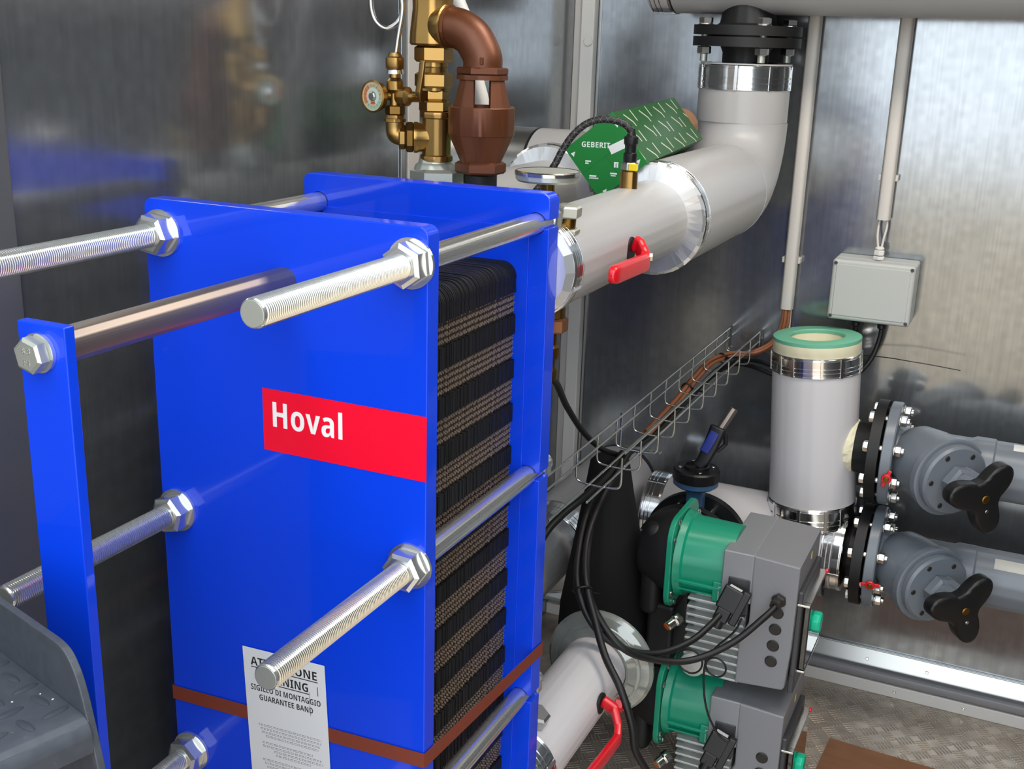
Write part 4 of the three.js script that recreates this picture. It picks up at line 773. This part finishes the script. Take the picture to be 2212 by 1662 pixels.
// black tapered sleeve behind the cables
{
  const t = thing('pipe_sleeve', 'tall black tapered sleeve standing between the cable tray and the pumps', 'sleeve', [-0.147, 0.27, -1.12]);
  const g = lathe([[0, 0], [0.108, 0.0], [0.112, 0.01], [0.104, 0.12], [0.08, 0.25], [0.056, 0.38], [0.043, 0.46], [0.03, 0.472], [0, 0.474]], 56, 40);
  at(t, 'sleeve_shell', g, M.shroud, [-0.147, 0.285, -1.12], [-0.03, 1, 0]);
  at(t, 'sleeve_rim', tubeWall(0.116, 0.1, 0.03, 56), M.blackPaint, [-0.147, 0.27, -1.12], [-0.03, 1, 0]);
}
// loose cables in front
wireThing('black_cable', 'black cable arching down from behind the exchanger into the tray', [[-0.07, 1.12, -0.46], [-0.09, 1.076, -0.6], [-0.121, 0.979, -0.75], [-0.142, 0.88, -0.9], [-0.139, 0.815, -1.0], [-0.131, 0.769, -1.1]], 0.006, M.rubber, 60);
wireThing('black_cable', 'black cable rising from behind the exchanger to the near end of the tray', [[-0.165, 0.66, -0.68], [-0.152, 0.723, -0.75], [-0.14, 0.743, -0.8], [-0.127, 0.755, -0.85], [-0.118, 0.765, -0.95], [-0.12, 0.772, -1.05]], 0.0072, M.rubber, 50);
wireThing('black_cable', 'thick black cable looping down from the tray to the power plug of the upper pump', [[-0.12, 0.785, -1.08], [-0.135, 0.721, -0.95], [-0.121, 0.661, -0.85], [-0.088, 0.603, -0.77], [-0.039, 0.544, -0.75], [0.013, 0.507, -0.77], [0.063, 0.486, -0.82], [0.112, 0.494, -0.885], [0.136, 0.513, -0.93], [0.147, 0.526, -0.955]], 0.0068, M.rubber, 100);
wireThing('black_cable', 'thick black cable looping down from the tray to the front gland of the upper pump', [[-0.106, 0.785, -1.08], [-0.115, 0.725, -0.95], [-0.109, 0.669, -0.86], [-0.075, 0.612, -0.78], [-0.034, 0.557, -0.76], [0.014, 0.514, -0.758], [0.06, 0.482, -0.8], [0.12, 0.47, -0.85], [0.188, 0.501, -0.9], [0.235, 0.545, -0.945], [0.25, 0.56, -0.968], [0.253, 0.565, -0.985]], 0.0068, M.rubber, 110);
wireThing('black_cable', 'black cable hanging straight down past the lower red lever', [[-0.122, 0.7, -0.92], [-0.1, 0.652, -0.84], [-0.075, 0.612, -0.78], [-0.041, 0.57, -0.74], [-0.002, 0.522, -0.7], [0.043, 0.482, -0.668], [0.072, 0.424, -0.655], [0.08, 0.372, -0.66], [0.102, 0.317, -0.68], [0.147, 0.227, -0.7], [0.2, 0.12, -0.72]], 0.0072, M.rubber, 60);
wireThing('black_wire', 'thin black wire hanging from the upper power plug to the lower one', [[0.19, 0.526, -0.962], [0.181, 0.5, -0.956], [0.143, 0.448, -0.956], [0.127, 0.412, -0.956], [0.127, 0.358, -0.956], [0.141, 0.297, -0.956], [0.167, 0.25, -0.962], [0.188, 0.236, -0.965]], 0.0022, M.rubber, 70);
for (const [x, y, r, l] of [[0.092, 0.402, 0.0265, 'left of two loops of thin black wire in front of the cooling fins'], [0.147, 0.403, 0.021, 'right of two loops of thin black wire in front of the cooling fins']]) {
  const pts = []; for (let i = 0; i <= 18; i++) { const a = i / 18 * 2 * Math.PI - 1.6; pts.push([x + r * Math.cos(a), y + r * Math.sin(a), -0.962 - 0.002 * i / 18]); }
  wireThing('black_wire', l, pts, 0.002, M.rubber, 60);
}
tie('black cable tie round the two thick cables beside the black sleeve', [-0.083, 0.607, -0.777], 0.018, [0.4, -0.7, 0.55]);

// ---------------------------------------------------------------- cardboard on the floor
{
  const t = thing('cardboard_sheet', 'flat brown cardboard sheet lying on the tread plate floor', 'cardboard', [0.5, 0.004, -1.2]);
  const g = metreUV(box(-0.3, 0.27, 0.0015, 0.0055, -0.27, 0.35)); g.rotateY(-0.05); g.translate(0.62, 0.001, -1.16); mk(t, 'board', g, M.cardboard);
}
// ---------------------------------------------------------------- metal step in the left foreground
{
  const t = thing('metal_step', 'dark grey metal step with raised tread marks in the left foreground', 'step', [-0.053, 1.101, 0.5]); t.rotation.y = -16.3 * Math.PI / 180;
  const s = new THREE.Shape(); s.moveTo(-0.4, -0.6); s.lineTo(0.1, -0.6); s.lineTo(0.07, -0.26); s.lineTo(0.024, -0.069); s.bezierCurveTo(0.012, -0.025, 0.006, 0.002, -0.005, 0.014); s.bezierCurveTo(-0.012, 0.024, -0.02, 0.0275, -0.035, 0.028); s.lineTo(-0.4, 0.028); s.lineTo(-0.4, -0.6);
  const g = extrude(s, 0.007, 0.001, 12); g.translate(0, 0, -0.007); mesh(t, 'back_plate', metreUV(g), M.stepPaint);
  const e = new THREE.Shape(); e.moveTo(-0.3, -0.024); e.lineTo(0.002, -0.024); e.absarc(0.002, -0.042, 0.018, Math.PI / 2, 0, true); e.lineTo(0.02, -0.055); e.lineTo(0.014, -0.055); e.lineTo(0.012, -0.044); e.lineTo(0, -0.034); e.lineTo(-0.3, -0.034); e.lineTo(-0.3, -0.024);
  const tr = extrude(e, 0.3, 0.0005, 10); mesh(t, 'tread', metreUV(tr), M.stepPaint);
  const lens = (x, z, a) => { const q = new THREE.SphereGeometry(1, 20, 10); q.scale(0.0125, 0.0016, 0.0042); q.rotateY(a); q.translate(x, -0.024, z); mesh(t, 'tread_mark', q, M.stepPaint); };
  for (let i = 0; i < 5; i++) for (let j = 0; j < 5; j++) { const x = -0.01 - i * 0.026, z = 0.015 + j * 0.026; lens(x, z, (i + j) % 2 ? 0.1 : 1.57 + 0.1); }
  // dried splashes
  for (let k = 0; k < 16; k++) { const q = new THREE.CylinderGeometry(1, 1, 1, 9); q.scale(rr(0.0007, 0.0017), 0.0003, rr(0.0006, 0.0012)); q.translate(rr(-0.08, 0.0), -0.0238, rr(0.005, 0.09)); const m = mesh(t, 'paint_splash', q, M.cream); }
}

renderer.render(scene, camera);
